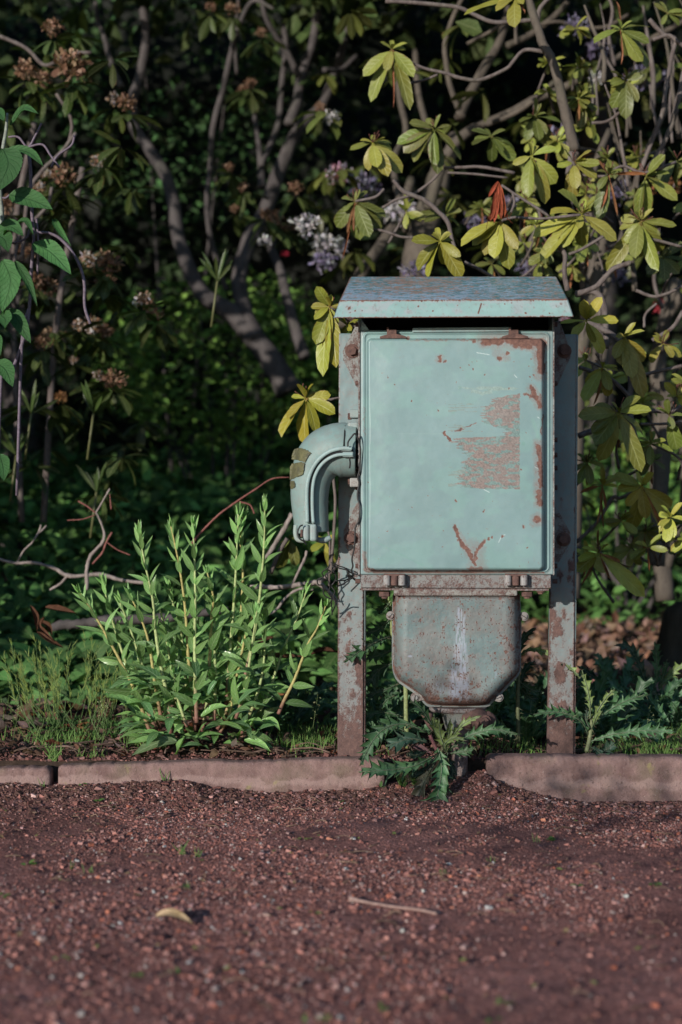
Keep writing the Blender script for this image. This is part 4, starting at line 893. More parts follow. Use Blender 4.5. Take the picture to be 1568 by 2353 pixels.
# branches of the bush
BRN = [
 ([(1070, 690), (1040, 560), (1010, 400), (980, 290), (940, 210), (905, 120), (870, 30), (850, -60)], [.016, .016, .015, .014, .0135, .013, .012, .011], 4.75),
 ([(905, 100), (930, 30), (990, -40)], [.008, .007, .006], 4.75),
 ([(300, 265), (390, 310), (480, 345), (560, 360), (640, 360), (760, 310), (800, 270), (850, 230), (935, 238)], [.004, .005, .005, .006, .006, .006, .006, .006, .007], 4.8),
 ([(300, 385), (380, 370), (450, 348)], .004, 4.8), ([(235, 225), (330, 275)], .004, 4.78),
 ([(200, 0), (350, 15), (480, 20), (540, 40), (610, 70), (700, 95), (780, 100), (880, 92)], .0065, 4.8),
 ([(245, 830), (290, 880), (380, 920), (440, 965), (490, 1020), (510, 1090), (525, 1150)], [.005, .0065, .007, .007, .0065, .0055, .005], 4.5),
 ([(60, 925), (150, 900), (200, 870)], .004, 4.6), ([(190, 960), (250, 920), (330, 890), (400, 840), (460, 780)], .0045, 4.75),
 ([(120, 1040), (200, 1060), (270, 1085), (330, 1085)], .004, 4.7),
 ([(470, 770), (560, 770), (650, 775), (800, 795)], .005, 4.75), ([(490, 790), (600, 800), (760, 805)], .0035, 4.72),
 ([(730, 1010), (790, 995), (860, 1002), (940, 990), (1100, 985)], .004, 4.4), ([(770, 980), (795, 930), (790, 880)], .0035, 4.4),
 ([(740, 850), (820, 910), (900, 965), (960, 990)], .0038, 4.42),
 ([(990, 1120), (1025, 1180), (1025, 1250), (1035, 1330)], [.005, .007, .007, .008], 4.45), ([(1050, 1175), (1110, 1140), (1195, 1080)], .0045, 4.45),
 ([(1080, 1360), (1100, 1340), (1180, 1310), (1250, 1250), (1330, 1205)], .0075, 4.5), ([(1075, 1345), (1150, 1330), (1200, 1380), (1215, 1480), (1210, 1590)], .009, 4.5),
 ([(1385, 1090), (1450, 1100), (1568, 1135)], .0045, 4.5), ([(1360, 1330), (1430, 1365), (1500, 1345), (1568, 1310)], .005, 4.6), ([(1390, 1500), (1400, 1440), (1450, 1390)], .004, 4.6),
 ([(1150, 575), (1230, 550), (1300, 500), (1340, 460)], .005, 4.8), ([(1040, 810), (1060, 700)], .01, 4.65),
 ([(1420, 95), (1490, 150), (1540, 185), (1520, 260), (1505, 400), (1480, 520), (1420, 680), (1380, 790)], .007, 4.9), ([(1430, 180), (1500, 165), (1560, 200), (1640, 260)], .006, 4.9), ([(1568, 330), (1540, 500), (1480, 640), (1410, 790)], .008, 4.95),
 ([(1230, 800), (1300, 760), (1400, 800), (1545, 742)], .004, 4.55), ([(1070, 745), (1100, 800), (1230, 810)], .004, 4.55),
 ([(570, 1200), (640, 1240), (700, 1270)], .005, 4.5), ([(1568, 1420), (1520, 1500), (1440, 1568)], .006, 4.6)]
for q, r, Y in BRN:
    b = Bag(); Pq = pts_(q, Y, c4)+rs.normal(0, .003, (len(q), 3)); b.tube(Pq, r, n=9, k=6, rough=.25, seed=int(q[0][0])); child_mesh(b, 'branch', M_TWIG if np.max(r) < .012 else M_BARKR, bush, BO)
for q, r, Y in (([(360, 200), (480, 260), (540, 330), (560, 470), (545, 560), (560, 640), (600, 800)], .0085, 4.45), ([(330, 390), (400, 420), (480, 455), (560, 520)], .006, 4.4), ([(510, 590), (620, 580), (740, 575), (781, 560)], .006, 4.35), ([(600, 640), (700, 640), (781, 630)], .004, 4.4),
                ([(600, 905), (520, 950), (480, 960), (420, 1060), (330, 1140)], .005, 4.5), ([(785, 380), (700, 400), (600, 430), (560, 430)], .005, 4.5), ([(330, 690), (440, 650), (510, 590)], .009, 4.45)):
    b = Bag(); b.tube(pts_(q, Y, c7)+rs.normal(0, .003, (len(q), 3)), r, n=9, k=6, rough=.2, seed=4); child_mesh(b, 'branch', M_TWIG, bush, BO)
for q, r in (([(235, 665), (305, 655), (345, 650)], .004), ([(265, 212), (330, 260), (420, 330)], .004), ([(60, 1330), (20, 1400), (-20, 1500)], .006), ([(270, 1500), (285, 1300), (292, 1150), (280, 1020)], .0042), ([(255, 1150), (250, 1250), (265, 1350), (262, 1560)], .003)):
    b = Bag(); b.tube(pts_(q, 4.2, c1_), r, n=8, k=6, rough=.2, seed=4); child_mesh(b, 'branch', M_TWIG, bush, BO)
# stems that carry it
for q, r in (([(1180, 1900), (1185, 1700), (1200, 1500), (1165, 1340), (1190, 1200), (1210, 1080)], [.03, .028, .026, .022, .018, .012]), ([(1450, 2600), (1470, 2200), (1500, 1900), (1490, 1750)], [.03, .028, .022, .02])):
    b = Bag(); b.tube(pts_(q, 5.3, c4), r, n=12, k=6, rough=.2, seed=6); child_mesh(b, 'trunk', M_BARKR, bush, BO)

rs = np.random.RandomState(19)
for k in range(66):
    px = rs.uniform(1190, 1640) if k > 6 else rs.uniform(900, 1250); py = rs.uniform(60, 620) if k < 42 else rs.uniform(680, 1300)
    if px < 1345 and py > 580: px += 180
    Y = rs.uniform(4.75, 5.3) if k < 42 else rs.uniform(4.3, 4.8); px = px if k < 42 else rs.uniform(1345, 1620); C = np.array((px, py)); n = rs.randint(6, 10); a = rs.uniform(0, 6.28, n); L_ = rs.uniform(24, 50, n)*(4.6/Y); tp = [(px+l*math.cos(t), py+l*(.75*math.sin(t)+.35)) for l, t in zip(L_, a)]
    cluster(None, (px, py), tp, Y, GR*rs.uniform(.7, 1)+YG*rs.uniform(0, .4 if k < 42 else .9), [(px+rs.uniform(-9, 9), py+55)] if rs.rand() < .35 else [], bush, BO, 300+k)
    b = Bag(); e = P(px+rs.uniform(-70, 90), py+rs.uniform(30, 110), Y+.1); s0 = P(px, py, Y); b.tube([s0, (s0+e)/2+rs.normal(0, .01, 3), e], [.003, .004, .005], n=7, k=5, rough=.2); child_mesh(b, 'branch', M_TWIG, bush, BO)
for k in range(34):
    Y = rs.uniform(4.9, 5.9); px, py = rs.uniform(1150, 1620), rs.uniform(-60, 640); a = rs.normal(-1.0, .5); L_ = rs.uniform(120, 330)
    q = [(px, py), (px+math.cos(a)*L_*.12+rs.normal(0, 7), py+L_*.3), (px+math.cos(a)*L_*.2+rs.normal(0, 7), py+L_*.65), (px+math.cos(a)*L_*.25, py+L_)]
    if px+math.cos(a)*L_*.35 < 1330 and py+L_ > 640: continue
    b = Bag(); b.tube(pts_(q, Y), np.array([.4, .7, .9, 1.1])*rs.uniform(.004, .010), n=8, k=6, rough=.25, seed=k); child_mesh(b, 'branch', M_TWIG if k % 2 else M_BARKR, bush, BO)
# second rhododendron further back, with lilac flowers
back = thing('rhododendron_bush', 'shaded rhododendron with lilac and white flowers in the background between the trunks', 'shrub', (.6, 6.3, .1)); BK = np.array((.6, 6.3, .1))
def rnd_cluster(C, R, n, colr, root, ro, rs, nm='leaf_cluster', up=.0, mat=M_RHODO):
    az = rs.uniform(0, 6.28, n); e = rs.normal(up-.35, .35, n); d = np.stack([np.cos(az)*np.cos(e), np.sin(az)*np.cos(e), np.sin(e)], -1); b = Bag()
    ln = R*rs.uniform(.7, 1.15, n); nr = np.cross(d, np.cross(np.array((0, 0, 1.)), d))+rs.normal(0, .2, (n, 3))
    b.leaves(C+d*.012, d, nr, ln, ln*.33, droop=rs.uniform(.1, .7, n), fold=.25, prof='oval', nt=6, col=colr, rs=rs, var=.3); return child_mesh(b, nm, mat, root, ro)
def flower(C, R, cols, root, ro, rs, n=80):
    b = Bag(); d = nz_(rs.normal(0, 1, (n, 3))+np.array((0, -.5, .25))); p = C+d*R*rs.uniform(.35, .9, (n, 1))*np.array((1, 1, .75)); col = np.array(cols)[rs.randint(0, len(cols), n)]
    b.leaves(p, nz_(d+rs.normal(0, .7, (n, 3))), d+rs.normal(0, .5, (n, 3)), R*rs.uniform(.25, .6, n), R*rs.uniform(.12, .34, n), droop=rs.uniform(-1.2, 1.6, n), fold=rs.uniform(0, .7, n), prof='petal', nt=5, col=col, rs=rs, var=.2, wave=.15)
    b.tube([C-np.array((0, 0, R*.8)), C], .003, (.05, .06, .03), 5, 2); return child_mesh(b, 'flower_cluster', M_PETAL, root, ro)
rs = np.random.RandomState(21)
for k in range(52):
    px = rs.uniform(700, 1640); py = rs.uniform(-20, 640) if px < 1300 else rs.uniform(-20, 1150); Y = rs.uniform(5.6, 7.2)
    rnd_cluster(P(px, py, Y), .11, rs.randint(6, 10), GR*rs.uniform(.35, .8), back, BK, rs)
LIL = [(.22, .20, .32), (.30, .28, .40), (.17, .14, .25)]; WHT = [(.55, .52, .60), (.45, .42, .5), (.68, .66, .68)]; PNK = [(.5, .22, .32), (.45, .4, .5), (.5, .3, .4)]
for (px, py, R, c_) in ((755, 575, .075, WHT), (778, 398, .05, PNK), (835, 425, .06, LIL), (912, 492, .055, WHT), (703, 518, .05, WHT), (762, 270, .032, WHT), (608, 555, .03, WHT), (655, 583, .018, [(.5, .04, .08)]), (1321, 65, .055, LIL), (1469, 180, .06, LIL), (1514, 190, .05, LIL), (1289, 320, .06, LIL), (1169, 465, .04, LIL), (1089, 510, .045, LIL), (1429, 445, .05, LIL), (1530, 432, .05, [(.45, .2, .1)]), (1219, 620, .05, LIL), (1419, 635, .045, LIL), (954, 625, .05, LIL), (935, 480, .04, WHT), (1380, 112, .05, LIL), (1519, 705, .035, [(.4, .05, .07)]), (1370, 180, .03, WHT), (745, 600, .05, LIL), (1300, 730, .02, PNK)):
    flower(P(px, py, rs.uniform(5.7, 6.4)), R*1.05, c_, back, BK, rs)

# ================================================================== rhododendron with faded flowers on the left
lb_ = thing('rhododendron_bush', 'dark shaded rhododendron with faded brown and white flower heads on the left', 'shrub', (-1.3, 5.6, .1)); LO = np.array((-1.3, 5.6, .1))
rs = np.random.RandomState(33)
FB = [(.30, .17, .115), (.22, .12, .085), (.42, .28, .2), (.15, .09, .06)]; FW = [(.6, .56, .58), (.5, .4, .36), (.38, .23, .15), (.3, .18, .12)]
heads = [(165, 152, .085, FB), (60, 160, .05, FB), (100, 182, .05, FB), (122, 65, .045, FB), (262, 228, .035, FW), (292, 238, .045, FB), (232, 372, .045, FW), (148, 402, .055, FB), (112, 402, .03, FW), (92, 432, .035, FW), (205, 595, .04, FW), (245, 605, .06, FB), (240, 650, .05, FB), (112, 660, .05, FB), (55, 575, .05, FB), (15, 470, .05, FB), (75, 640, .04, FB), (332, 692, .045, FW), (355, 725, .04, FB), (215, 748, .05, FW), (242, 762, .04, FB), (180, 748, .03, FW), (122, 775, .055, FB), (100, 785, .04, FB), (262, 872, .05, FB), (228, 862, .03, FW), (168, 825, .025, FW), (140, 912, .03, [(.42, .22, .11)]), (560, 205, .03, FB), (575, 190, .03, FB), (485, 15, .03, FB), (535, 20, .04, FB), (600, 75, .03, FB), (528, 385, .03, FB), (560, 430, .03, FB), (540, 480, .03, FB), (630, 500, .05, FB), (665, 520, .04, FB), (610, 490, .03, FB), (680, 430, .04, FB), (735, 245, .03, FB)]
for (px, py, R, c_) in heads:
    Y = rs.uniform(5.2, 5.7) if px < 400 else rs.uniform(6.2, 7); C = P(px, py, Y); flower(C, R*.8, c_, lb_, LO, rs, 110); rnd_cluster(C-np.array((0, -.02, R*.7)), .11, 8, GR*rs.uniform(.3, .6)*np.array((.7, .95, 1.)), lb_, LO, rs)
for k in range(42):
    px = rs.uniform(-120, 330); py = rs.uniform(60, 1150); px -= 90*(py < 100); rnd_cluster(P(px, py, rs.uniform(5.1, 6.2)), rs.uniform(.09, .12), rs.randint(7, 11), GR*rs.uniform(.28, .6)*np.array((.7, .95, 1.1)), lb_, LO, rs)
for px, py in ((72, 915), (215, 915), (222, 1095), (38, 1010), (500, 610)):    # upright young shoots
    C = P(px, py+35, 5.1); n = 9; d = nz_(np.stack([rs.normal(0, .55, n), rs.normal(0, .4, n), np.ones(n)], -1)); b = Bag()
    b.leaves(np.tile(C, (n, 1)), d, np.array((0, -1, .3))+rs.normal(0, .5, (n, 3)), rs.uniform(.06, .12, n), .014, droop=-.1, fold=.4, prof='oval', nt=6, col=(.045, .08, .02), rs=rs); b.tube([C, C-np.array((.02, 0, .15))], .004, (.1, .1, .04), 6, 2); child_mesh(b, 'shoot', M_LEAF, lb_, LO)
for q, r, Y in (([(240, 860), (220, 940), (160, 1010), (90, 1080), (60, 1250)], .006, 5.3), ([(0, 165), (120, 220), (210, 300), (310, 250), (420, 240)], .007, 5.6), ([(350, 610), (290, 690), (250, 730), (190, 790), (130, 900), (100, 1200)], .007, 5.3), ([(380, 770), (260, 1500), (200, 2400)], .012, 5.6), ([(260, 430), (330, 560), (300, 720)], .006, 5.5), ([(160, 560), (60, 1200), (100, 2400)], .012, 5.7)):
    b = Bag(); b.tube(pts_(q, Y, c3), r, n=8, k=6, rough=.2, seed=3); child_mesh(b, 'branch', M_TWIG, lb_, LO)

# ================================================================== viburnum at the left edge
vb = thing('viburnum_shrub', 'shrub with large deeply veined leaves and mauve bare stems at the left edge', 'shrub', (-1.1, 3.95, .08)); VO = np.array((-1.1, 3.95, .08))
def path_leaf(b, q, wd, col, nrm=(0, -1, .3), prof='ovate', m=26, fold=.2, serr=0.0, nlobe=0, rs=rs, spine=0, veinz=0.004, wav=.0, deep=.5):
    """leaf whose midrib follows 3-D points; serr: toothed margin; nlobe: pinnate spiny lobes"""
    per = 8; mm = max(m, nlobe*per) if nlobe else m
    c = smooth_path(q, 10); s = np.concatenate([[0], np.cumsum(np.linalg.norm(np.diff(c, axis=0), axis=1))]); s /= s[-1]
    t = np.linspace(0, 1, mm); c = np.stack([np.interp(t, s, c[:, i]) for i in range(3)], -1)
    T = nz_(np.gradient(c, axis=0)); nr = np.asarray(nrm, float); nr = nz_(nr-(T@nr)[:, None]*T); Sd = np.cross(T, nr)
    env = {'ovate': np.interp(t, [0, .06, .2, .35, .6, .85, 1], [.1, .45, .9, 1, .82, .38, 0]), 'long': np.interp(t, [0, .12, .35, .65, .85, 1], [.22, .4, .85, 1, .7, .0]), 'lance': np.interp(t, [0, .1, .4, .7, 1], [.2, .6, 1, .7, 0])}[prof]
    L_ = np.linalg.norm(np.diff(c, axis=0), axis=1).sum(); cols = []; V = []
    for sd in (-1, 1):
        if nlobe:
            tt = t*nlobe+(.0 if sd < 0 else .45)+rs.uniform(-.1, .1)+.18*np.sin(t*17+rs.uniform(0, 6)); ph = tt % 1; la = rs.uniform(.55, 1.15, nlobe+4)[np.clip(tt.astype(int), 0, nlobe+3)]; ll = rs.normal(0, 1, nlobe+4)[np.clip(tt.astype(int), 0, nlobe+3)]; tri = np.where(ph < .62, ph/.62, (1-ph)/.38); tri = tri**1.5
            sub = .16*np.abs(((ph*3) % 1)-.5)*2; k = (1-deep)+deep*tri*la+sub*tri; fwd = .35*tri*wd*env; lift = (tri-.3)*wd*.28*ll
            spk = (tri > .9)*.28*spine; k = k+spk
        else:
            k = 1+serr*(((t*m*.5) % 1)-.5); fwd = 0*t; lift = wav*wd*np.sin(t*rs.uniform(8, 14)+rs.uniform(0, 6))
        for f in (.5, 1.):
            kk = k if f == 1 else (k*.5+.5*(1-deep*.6 if nlobe else 1)) if False else k
            o = c+sd*(f*.5*wd*env*k*math.cos(fold))[:, None]*Sd+((f*.5*wd*env*math.sin(fold))+(lift*f*f)-(veinz if f == .5 else 0))[:, None]*nr+(fwd*f)[:, None]*T
            V.append(o)
    V = [V[1], V[0], c, V[2], V[3]]; V = np.stack(V, 1); uvu = [0, .25, .5, .75, 1]
    uv = np.zeros((mm, 5, 2)); uv[..., 0] = np.array(uvu)[None]; uv[..., 1] = t[:, None]
    b.add(V.reshape(-1, 3), [grid_faces(mm, 5)[:, ::-1]], uv.reshape(-1, 2), np.clip(np.asarray(col)*(1+rs.uniform(-.15, .15)), .005, .9))
VG = (.04, .11, .035)
VL = [([(50, 210), (150, 132), (255, 187)], 46, .15), ([(40, 340), (180, 388), (277, 485)], 60, .3), ([(20, 355), (70, 480), (0, 665)], 150, .1), ([(45, 620), (200, 668), (335, 742)], 118, .25), ([(290, 745), (345, 830), (425, 940)], 62, .9), ([(170, 890), (300, 965), (428, 1103)], 118, .2),
      ([(-40, 860), (60, 818), (158, 885)], 95, .2), ([(-20, 860), (45, 905), (78, 990)], 95, .2), ([(-12, 990), (55, 1130), (15, 1335)], 128, .15), ([(80, 1010), (170, 1140), (245, 1308)], 58, .6), ([(40, 1290), (120, 1385), (203, 1518)], 84, .2), ([(0, 1330), (50, 1370), (62, 1435)], 84, .2), ([(-40, 1610), (40, 1660), (98, 1770)], 95, .2), ([(-30, 2150), (10, 2230), (28, 2318)], 80, .2), ([(75, 765), (150, 780), (205, 875)], 40, .5), ([(-60, 100), (0, 150), (35, 210)], 60, .3), ([(-90, 700), (-40, 760), (20, 770)], 70, .2), ([(-80, 1500), (-30, 1480), (10, 1580)], 70, .2)]
for k, (q, wd, fo) in enumerate(VL):
    b = Bag(); Q = pts_(q, 3.92, cv); Q[:, 1] += np.linspace(.03, -.04, 3)+rs.uniform(-.03, .03); br = 1.5 if k in (5, 8, 4) else 1
    path_leaf(b, Q, 1.15*wd*.3905/918, np.array(VG)*br*1.05, (-.1+rs.normal(0, .1), -1, .5), fold=fo, serr=.12, m=44, rs=rs, wav=.03); child_mesh(b, 'leaf', M_VIB, vb, VO)
for q, r in (([(44, 150), (35, 260), (18, 365), (0, 600), (10, 780), (-30, 1100)], [.003, .0045, .005, .006, .006, .007]), ([(165, 350), (180, 480), (182, 600), (190, 760), (200, 870), (185, 1080), (160, 1400), (60, 1700), (0, 1850), (-40, 4000)], .0045), ([(215, 770), (225, 900), (222, 1100)], .003), ([(50, 290), (110, 292), (165, 350), (210, 280), (245, 210)], .003),
             ([(165, 350), (250, 335), (300, 400), (350, 470)], .003), ([(300, 470), (340, 400), (420, 340), (440, 280)], .003), ([(205, 855), (280, 855), (350, 885), (420, 960), (470, 1050), (497, 1150), (500, 1290), (532, 1390)], [.004]*8), ([(20, 780), (60, 900), (100, 910), (160, 880), (172, 835)], .0028), ([(-10, 640), (30, 650), (60, 630)], .003), ([(100, 2400), (130, 1500), (170, 1300)], .004)):
    b = Bag(); b.tube(pts_(q, 3.98, cv), r, (.16, .13, .17) if q[0][0] != 44 else (.24, .28, .24), 8, 6, rough=.1); child_mesh(b, 'stem', M_STEM, vb, VO)
# ================================================================== trees
def tree(label, root_xyz, limbs, conv, Y, mat, crown=None, seed=1, group=None, rk=.55):
    t = thing('tree', label, 'tree', tuple(root_xyz), group=group); ro = np.array(root_xyz)
    for k, (q, r, dy) in enumerate(limbs):
        b = Bag(); Q = pts_(q, Y, conv); Q[:, 1] += np.linspace(0, dy, len(Q)); b.tube(Q, np.asarray(r)*rk, n=14 if k < 3 else 9, k=7, rough=.12, seed=seed+k); child_mesh(b, 'trunk' if k == 0 else 'branch', mat, t, ro)
    if crown:
        rs = np.random.RandomState(seed); b = Bag(); n = crown[6]; cl = rs.uniform(-1, 1, (n//60+1, 3)); p = cl[rs.randint(0, len(cl), n)]*np.array(crown[3:6])+np.array(crown[:3])+rs.normal(0, .22, (n, 3))
        b.leaves(p, rs.normal(0, 1, (n, 3)), rs.normal(0, .5, (n, 3))+np.array((0, 0, 1)), rs.uniform(.09, .16, n), rs.uniform(.05, .08, n), droop=.4, nt=4, col=(.05, .08, .025), rs=rs); child_mesh(b, 'crown', M_DIM, t, ro)
    return t
tree('dark forked tree with slender curving grey trunks in the shade behind the leafy clump', P(600, 1540, 7.2)*np.array((1, 1, 0))+np.array((0, 0, .1)),
     [([(1330, 1800), (1250, 1660), (1150, 1530), (1060, 1430), (985, 1385), (925, 1340), (880, 1260), (840, 1160), (805, 1060), (785, 920), (755, 800), (715, 720), (650, 620), (595, 540), (580, 450), (585, 370), (610, 280), (632, 160), (635, 60), (620, -60)], [.10, .085, .075, .07, .062, .058, .054, .052, .05, .048, .046, .044, .042, .04, .038, .036, .034, .033, .032, .03], .3),
      ([(1180, 1560), (1130, 1450), (1095, 1300), (1105, 1180), (1150, 1040), (1210, 920), (1260, 760), (1300, 650), (1340, 540), (1400, 450), (1450, 390), (1490, 320), (1560, 120), (1600, -60)], [.07, .06, .055, .055, .058, .055, .053, .05, .044, .04, .038, .036, .03, .028], .6),
      ([(1330, 570), (1365, 450), (1375, 350), (1400, 250), (1435, 120), (1455, -50)], [.04, .036, .034, .032, .03, .028], .3),
      ([(560, 400), (530, 340), (490, 230), (460, 130), (425, 50), (410, -60)], [.024, .022, .02, .018, .017, .016], .2),
      ([(1375, 350), (1330, 270), (1270, 190), (1225, 110), (1205, -20)], [.026, .023, .02, .018, .017], -.2),
      ([(1040, 1330), (1010, 1230), (975, 1100), (965, 950), (985, 800), (1000, 650), (1050, 480), (1090, 340), (1130, 230), (1190, 150), (1280, 200)], [.02, .02, .02, .02, .02, .021, .021, .02, .018, .015, .01], -.5),
      ([(1090, 340), (1085, 200), (1105, 60), (1110, -40)], .013, -.2),
      ([(1400, 1640), (1350, 1480), (1310, 1330), (1280, 1200), (1235, 1080), (1235, 980)], [.045, .04, .036, .034, .032, .03], .5),
      ([(1205, 860), (1190, 700), (1165, 520), (1140, 380)], [.03, .022, .018, .016], .4), ([(1200, 760), (1240, 640), (1275, 500), (1285, 300), (1300, 100), (1285, -40)], .022, .5), ([(1490, 320), (1568, 290), (1640, 200)], .018, .2)],
     c3, 7.2, M_BARK, (-.4, 7.4, 3.9, 1.6, 1.2, .5, 3000), 3, rk=.66)
tree('pale grey tree with a broad fork and long sweeping limbs behind the yellow leaves', P(1000, 1540, 6.2)*np.array((1, 1, 0))+np.array((0, 0, .1)),
     [([(300, 2000), (320, 1600), (345, 1250), (380, 1050), (430, 900), (480, 720), (530, 620), (545, 540)], [.13, .12, .11, .105, .10, .075, .055, .045], .3),
      ([(545, 540), (570, 470), (625, 360), (690, 240), (745, 140), (800, -40)], [.042, .038, .036, .034, .032, .03], .2),
      ([(540, 500), (500, 400), (480, 300), (475, 210), (520, 80), (590, -40)], [.022, .02, .019, .018, .016, .014], -.1),
      ([(400, 960), (470, 740), (560, 620), (660, 560), (780, 510), (900, 440), (1000, 400), (1110, 340), (1230, 265), (1350, 200), (1600, 60)], [.045, .042, .038, .036, .034, .032, .03, .027, .025, .022, .02], .1),
      ([(660, 575), (780, 540), (860, 500), (960, 420)], .018, -.15), ([(760, 210), (870, 150), (980, 60), (1060, -30)], [.028, .026, .024, .02], .1), ([(580, 200), (700, 150), (760, 110)], .012, -.1), ([(880, 120), (1000, 90), (1100, 105), (1230, 95), (1340, 30)], .013, .1),
      ([(20, 1500), (90, 1250), (190, 1080), (290, 900), (350, 700)], [.06, .05, .045, .04, .035], .5), ([(300, 1060), (250, 700), (320, 480), (300, 250), (285, -40)], .025, .9), ([(430, 700), (410, 500), (385, 250), (385, -40)], .025, .8)],
     c4, 6.2, M_BARKR, (1.2, 6.4, 3.5, 1.6, 1.2, .5, 3000), 13)
tree('slim pale trunk standing in the leaf litter at the right edge', P(1530, 1450, 6.0)*np.array((1, 1, 0))+np.array((0, 0, .1)),
     [([(1490, 2760), (1475, 2500), (1480, 2300), (1470, 2080), (1500, 1920), (1490, 1700), (1520, 1500), (1590, 1250)], [.045, .042, .04, .038, .038, .036, .034, .03], .2), ([(1495, 2620), (1540, 2420), (1550, 2250), (1535, 2050), (1510, 1950)], .018, -.2), ([(1568, 1350), (1500, 1480), (1490, 1600)], .02, .1)], c4, 6.0, M_BARKR, (2.2, 6.2, 3.4, .8, .8, .4, 900), 23, rk=.85)
tree('leaning pale trunk rising behind the right cabinet post', P(1380, 1500, 5.6)*np.array((1, 1, 0))+np.array((0, 0, .1)),
     [([(1060, 2750), (1080, 2300), (1100, 1900), (1110, 1680), (1150, 1500), (1180, 1300), (1200, 1150), (1180, 950), (1220, 700), (1300, 500)], [.05, .048, .045, .042, .04, .034, .03, .026, .022, .018], .3), ([(1150, 1500), (1250, 1250), (1330, 1000), (1420, 700), (1568, 400)], [.02, .018, .016, .014, .012], .2), ([(1180, 950), (1280, 820), (1400, 700), (1480, 640), (1568, 600)], .012, .3),
      ([(1010, 700), (1110, 640), (1200, 600), (1330, 570), (1450, 480)], .012, .6), ([(1200, 1150), (1320, 1080), (1430, 1000), (1600, 960)], .012, .5)], c4, 5.6, M_BARKR, None, 31, rk=.6)
# ---- thicket at the very back
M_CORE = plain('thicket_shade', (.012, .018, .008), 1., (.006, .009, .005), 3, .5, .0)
def leafcloud(b, n, f, rs, size, colr, var=.5, nrm=(0, -.6, .8), nt=4, prof='ovate', jit=.6, droop=.4):
    p = f(n, rs); n = len(p); d = nz_(rs.normal(0, 1, (n, 3))*np.array((1, .8, .6))+np.array((0, -.2, -.2))); c = np.array(colr)*np.exp(rs.normal(0, var, (n, 1)))
    b.leaves(p, d, np.array(nrm)+rs.normal(0, jit, (n, 3)), size*rs.uniform(.7, 1.3, n), size*.55*rs.uniform(.8, 1.2, n), droop=droop, nt=nt, prof=prof, col=c, var=.15, rs=rs, fold=.2)
rs = np.random.RandomState(50); b = Bag()
def wallf(n, rs):
    x = rs.uniform(-6, 6.5, n); z = rs.uniform(0, 5.5, n); y = 9.6+.9*fbm(x*.9, z*.9, 60, 3)+.25*np.abs(x)*0+rs.uniform(0, .5, n)+.0*z; k = fbm(x*2.2, z*2.2, 61, 3) > .36; return np.stack([x, y, z], -1)[k]
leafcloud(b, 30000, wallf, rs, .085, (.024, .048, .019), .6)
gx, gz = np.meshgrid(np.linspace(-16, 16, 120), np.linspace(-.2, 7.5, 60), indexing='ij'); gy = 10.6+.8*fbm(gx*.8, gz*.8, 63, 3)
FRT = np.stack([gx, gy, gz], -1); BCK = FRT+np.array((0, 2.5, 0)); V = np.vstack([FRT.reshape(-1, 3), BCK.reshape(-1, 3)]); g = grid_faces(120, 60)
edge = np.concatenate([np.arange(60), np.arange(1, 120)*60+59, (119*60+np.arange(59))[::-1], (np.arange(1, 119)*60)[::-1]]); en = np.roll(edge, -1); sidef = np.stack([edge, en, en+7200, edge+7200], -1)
th = thing('thicket', 'dark dense evergreen thicket closing the view behind the trunks', 'thicket', (0, 10, 0)); th['kind'] = 'stuff'
bpy.data.objects.remove(th)
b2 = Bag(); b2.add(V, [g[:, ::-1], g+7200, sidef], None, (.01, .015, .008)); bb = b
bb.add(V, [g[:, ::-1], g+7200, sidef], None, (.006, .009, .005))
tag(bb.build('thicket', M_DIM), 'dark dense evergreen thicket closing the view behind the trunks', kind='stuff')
# ---- undergrowth
rs = np.random.RandomState(51)
def covtop(x, y):
    h = np.interp(y, [4.85, 5.1, 5.6, 6.5, 8, 9.5], [.0, .10, .22, .42, .72, 1.0]); px = x/y*F+784
    right = sstep(760, 1250, px); h = h*(1-right)+np.interp(y, [7.2, 7.8, 8.6, 9.5], [.0, .35, .6, .9])*right; return h*(.75+.5*fbm(x*1.6, y*1.6, 52, 3))
def covf(n, rs):
    y = 4.6+4.9*rs.uniform(0, 1, n)**.75; x = rs.uniform(-.30, .28, n)*y; h = covtop(x, y); k = h > .03; x, y, h = x[k], y[k], h[k]; z = bedz(x, y)+np.maximum(h*rs.uniform(.35, 1.05, len(x)), h-.16*rs.uniform(0, 1, len(x))); return np.stack([x, y, z], -1)
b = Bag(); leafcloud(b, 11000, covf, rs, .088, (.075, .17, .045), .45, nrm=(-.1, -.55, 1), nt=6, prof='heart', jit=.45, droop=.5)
def covn(n, rs):
    y = rs.uniform(4.85, 6.0, n); x = rs.uniform(-.29, -.06, n)*y; h = covtop(x, y); z = bedz(x, y)+h*rs.uniform(.5, 1.15, n)+.02; return np.stack([x, y, z], -1)
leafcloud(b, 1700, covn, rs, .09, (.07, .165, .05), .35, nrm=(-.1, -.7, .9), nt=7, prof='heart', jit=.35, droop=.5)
for k in range(500):
    p = covn(1, rs)[0]; b.tube([(p[0]+rs.normal(0, .02), p[1]+.03, bedz(p[0], p[1])), p], .0018, (.05, .08, .03), 4, 2)
tag(b.build('ground_cover', M_DIM), 'dark green low leafy ground cover filling the shade under the trees', kind='stuff')
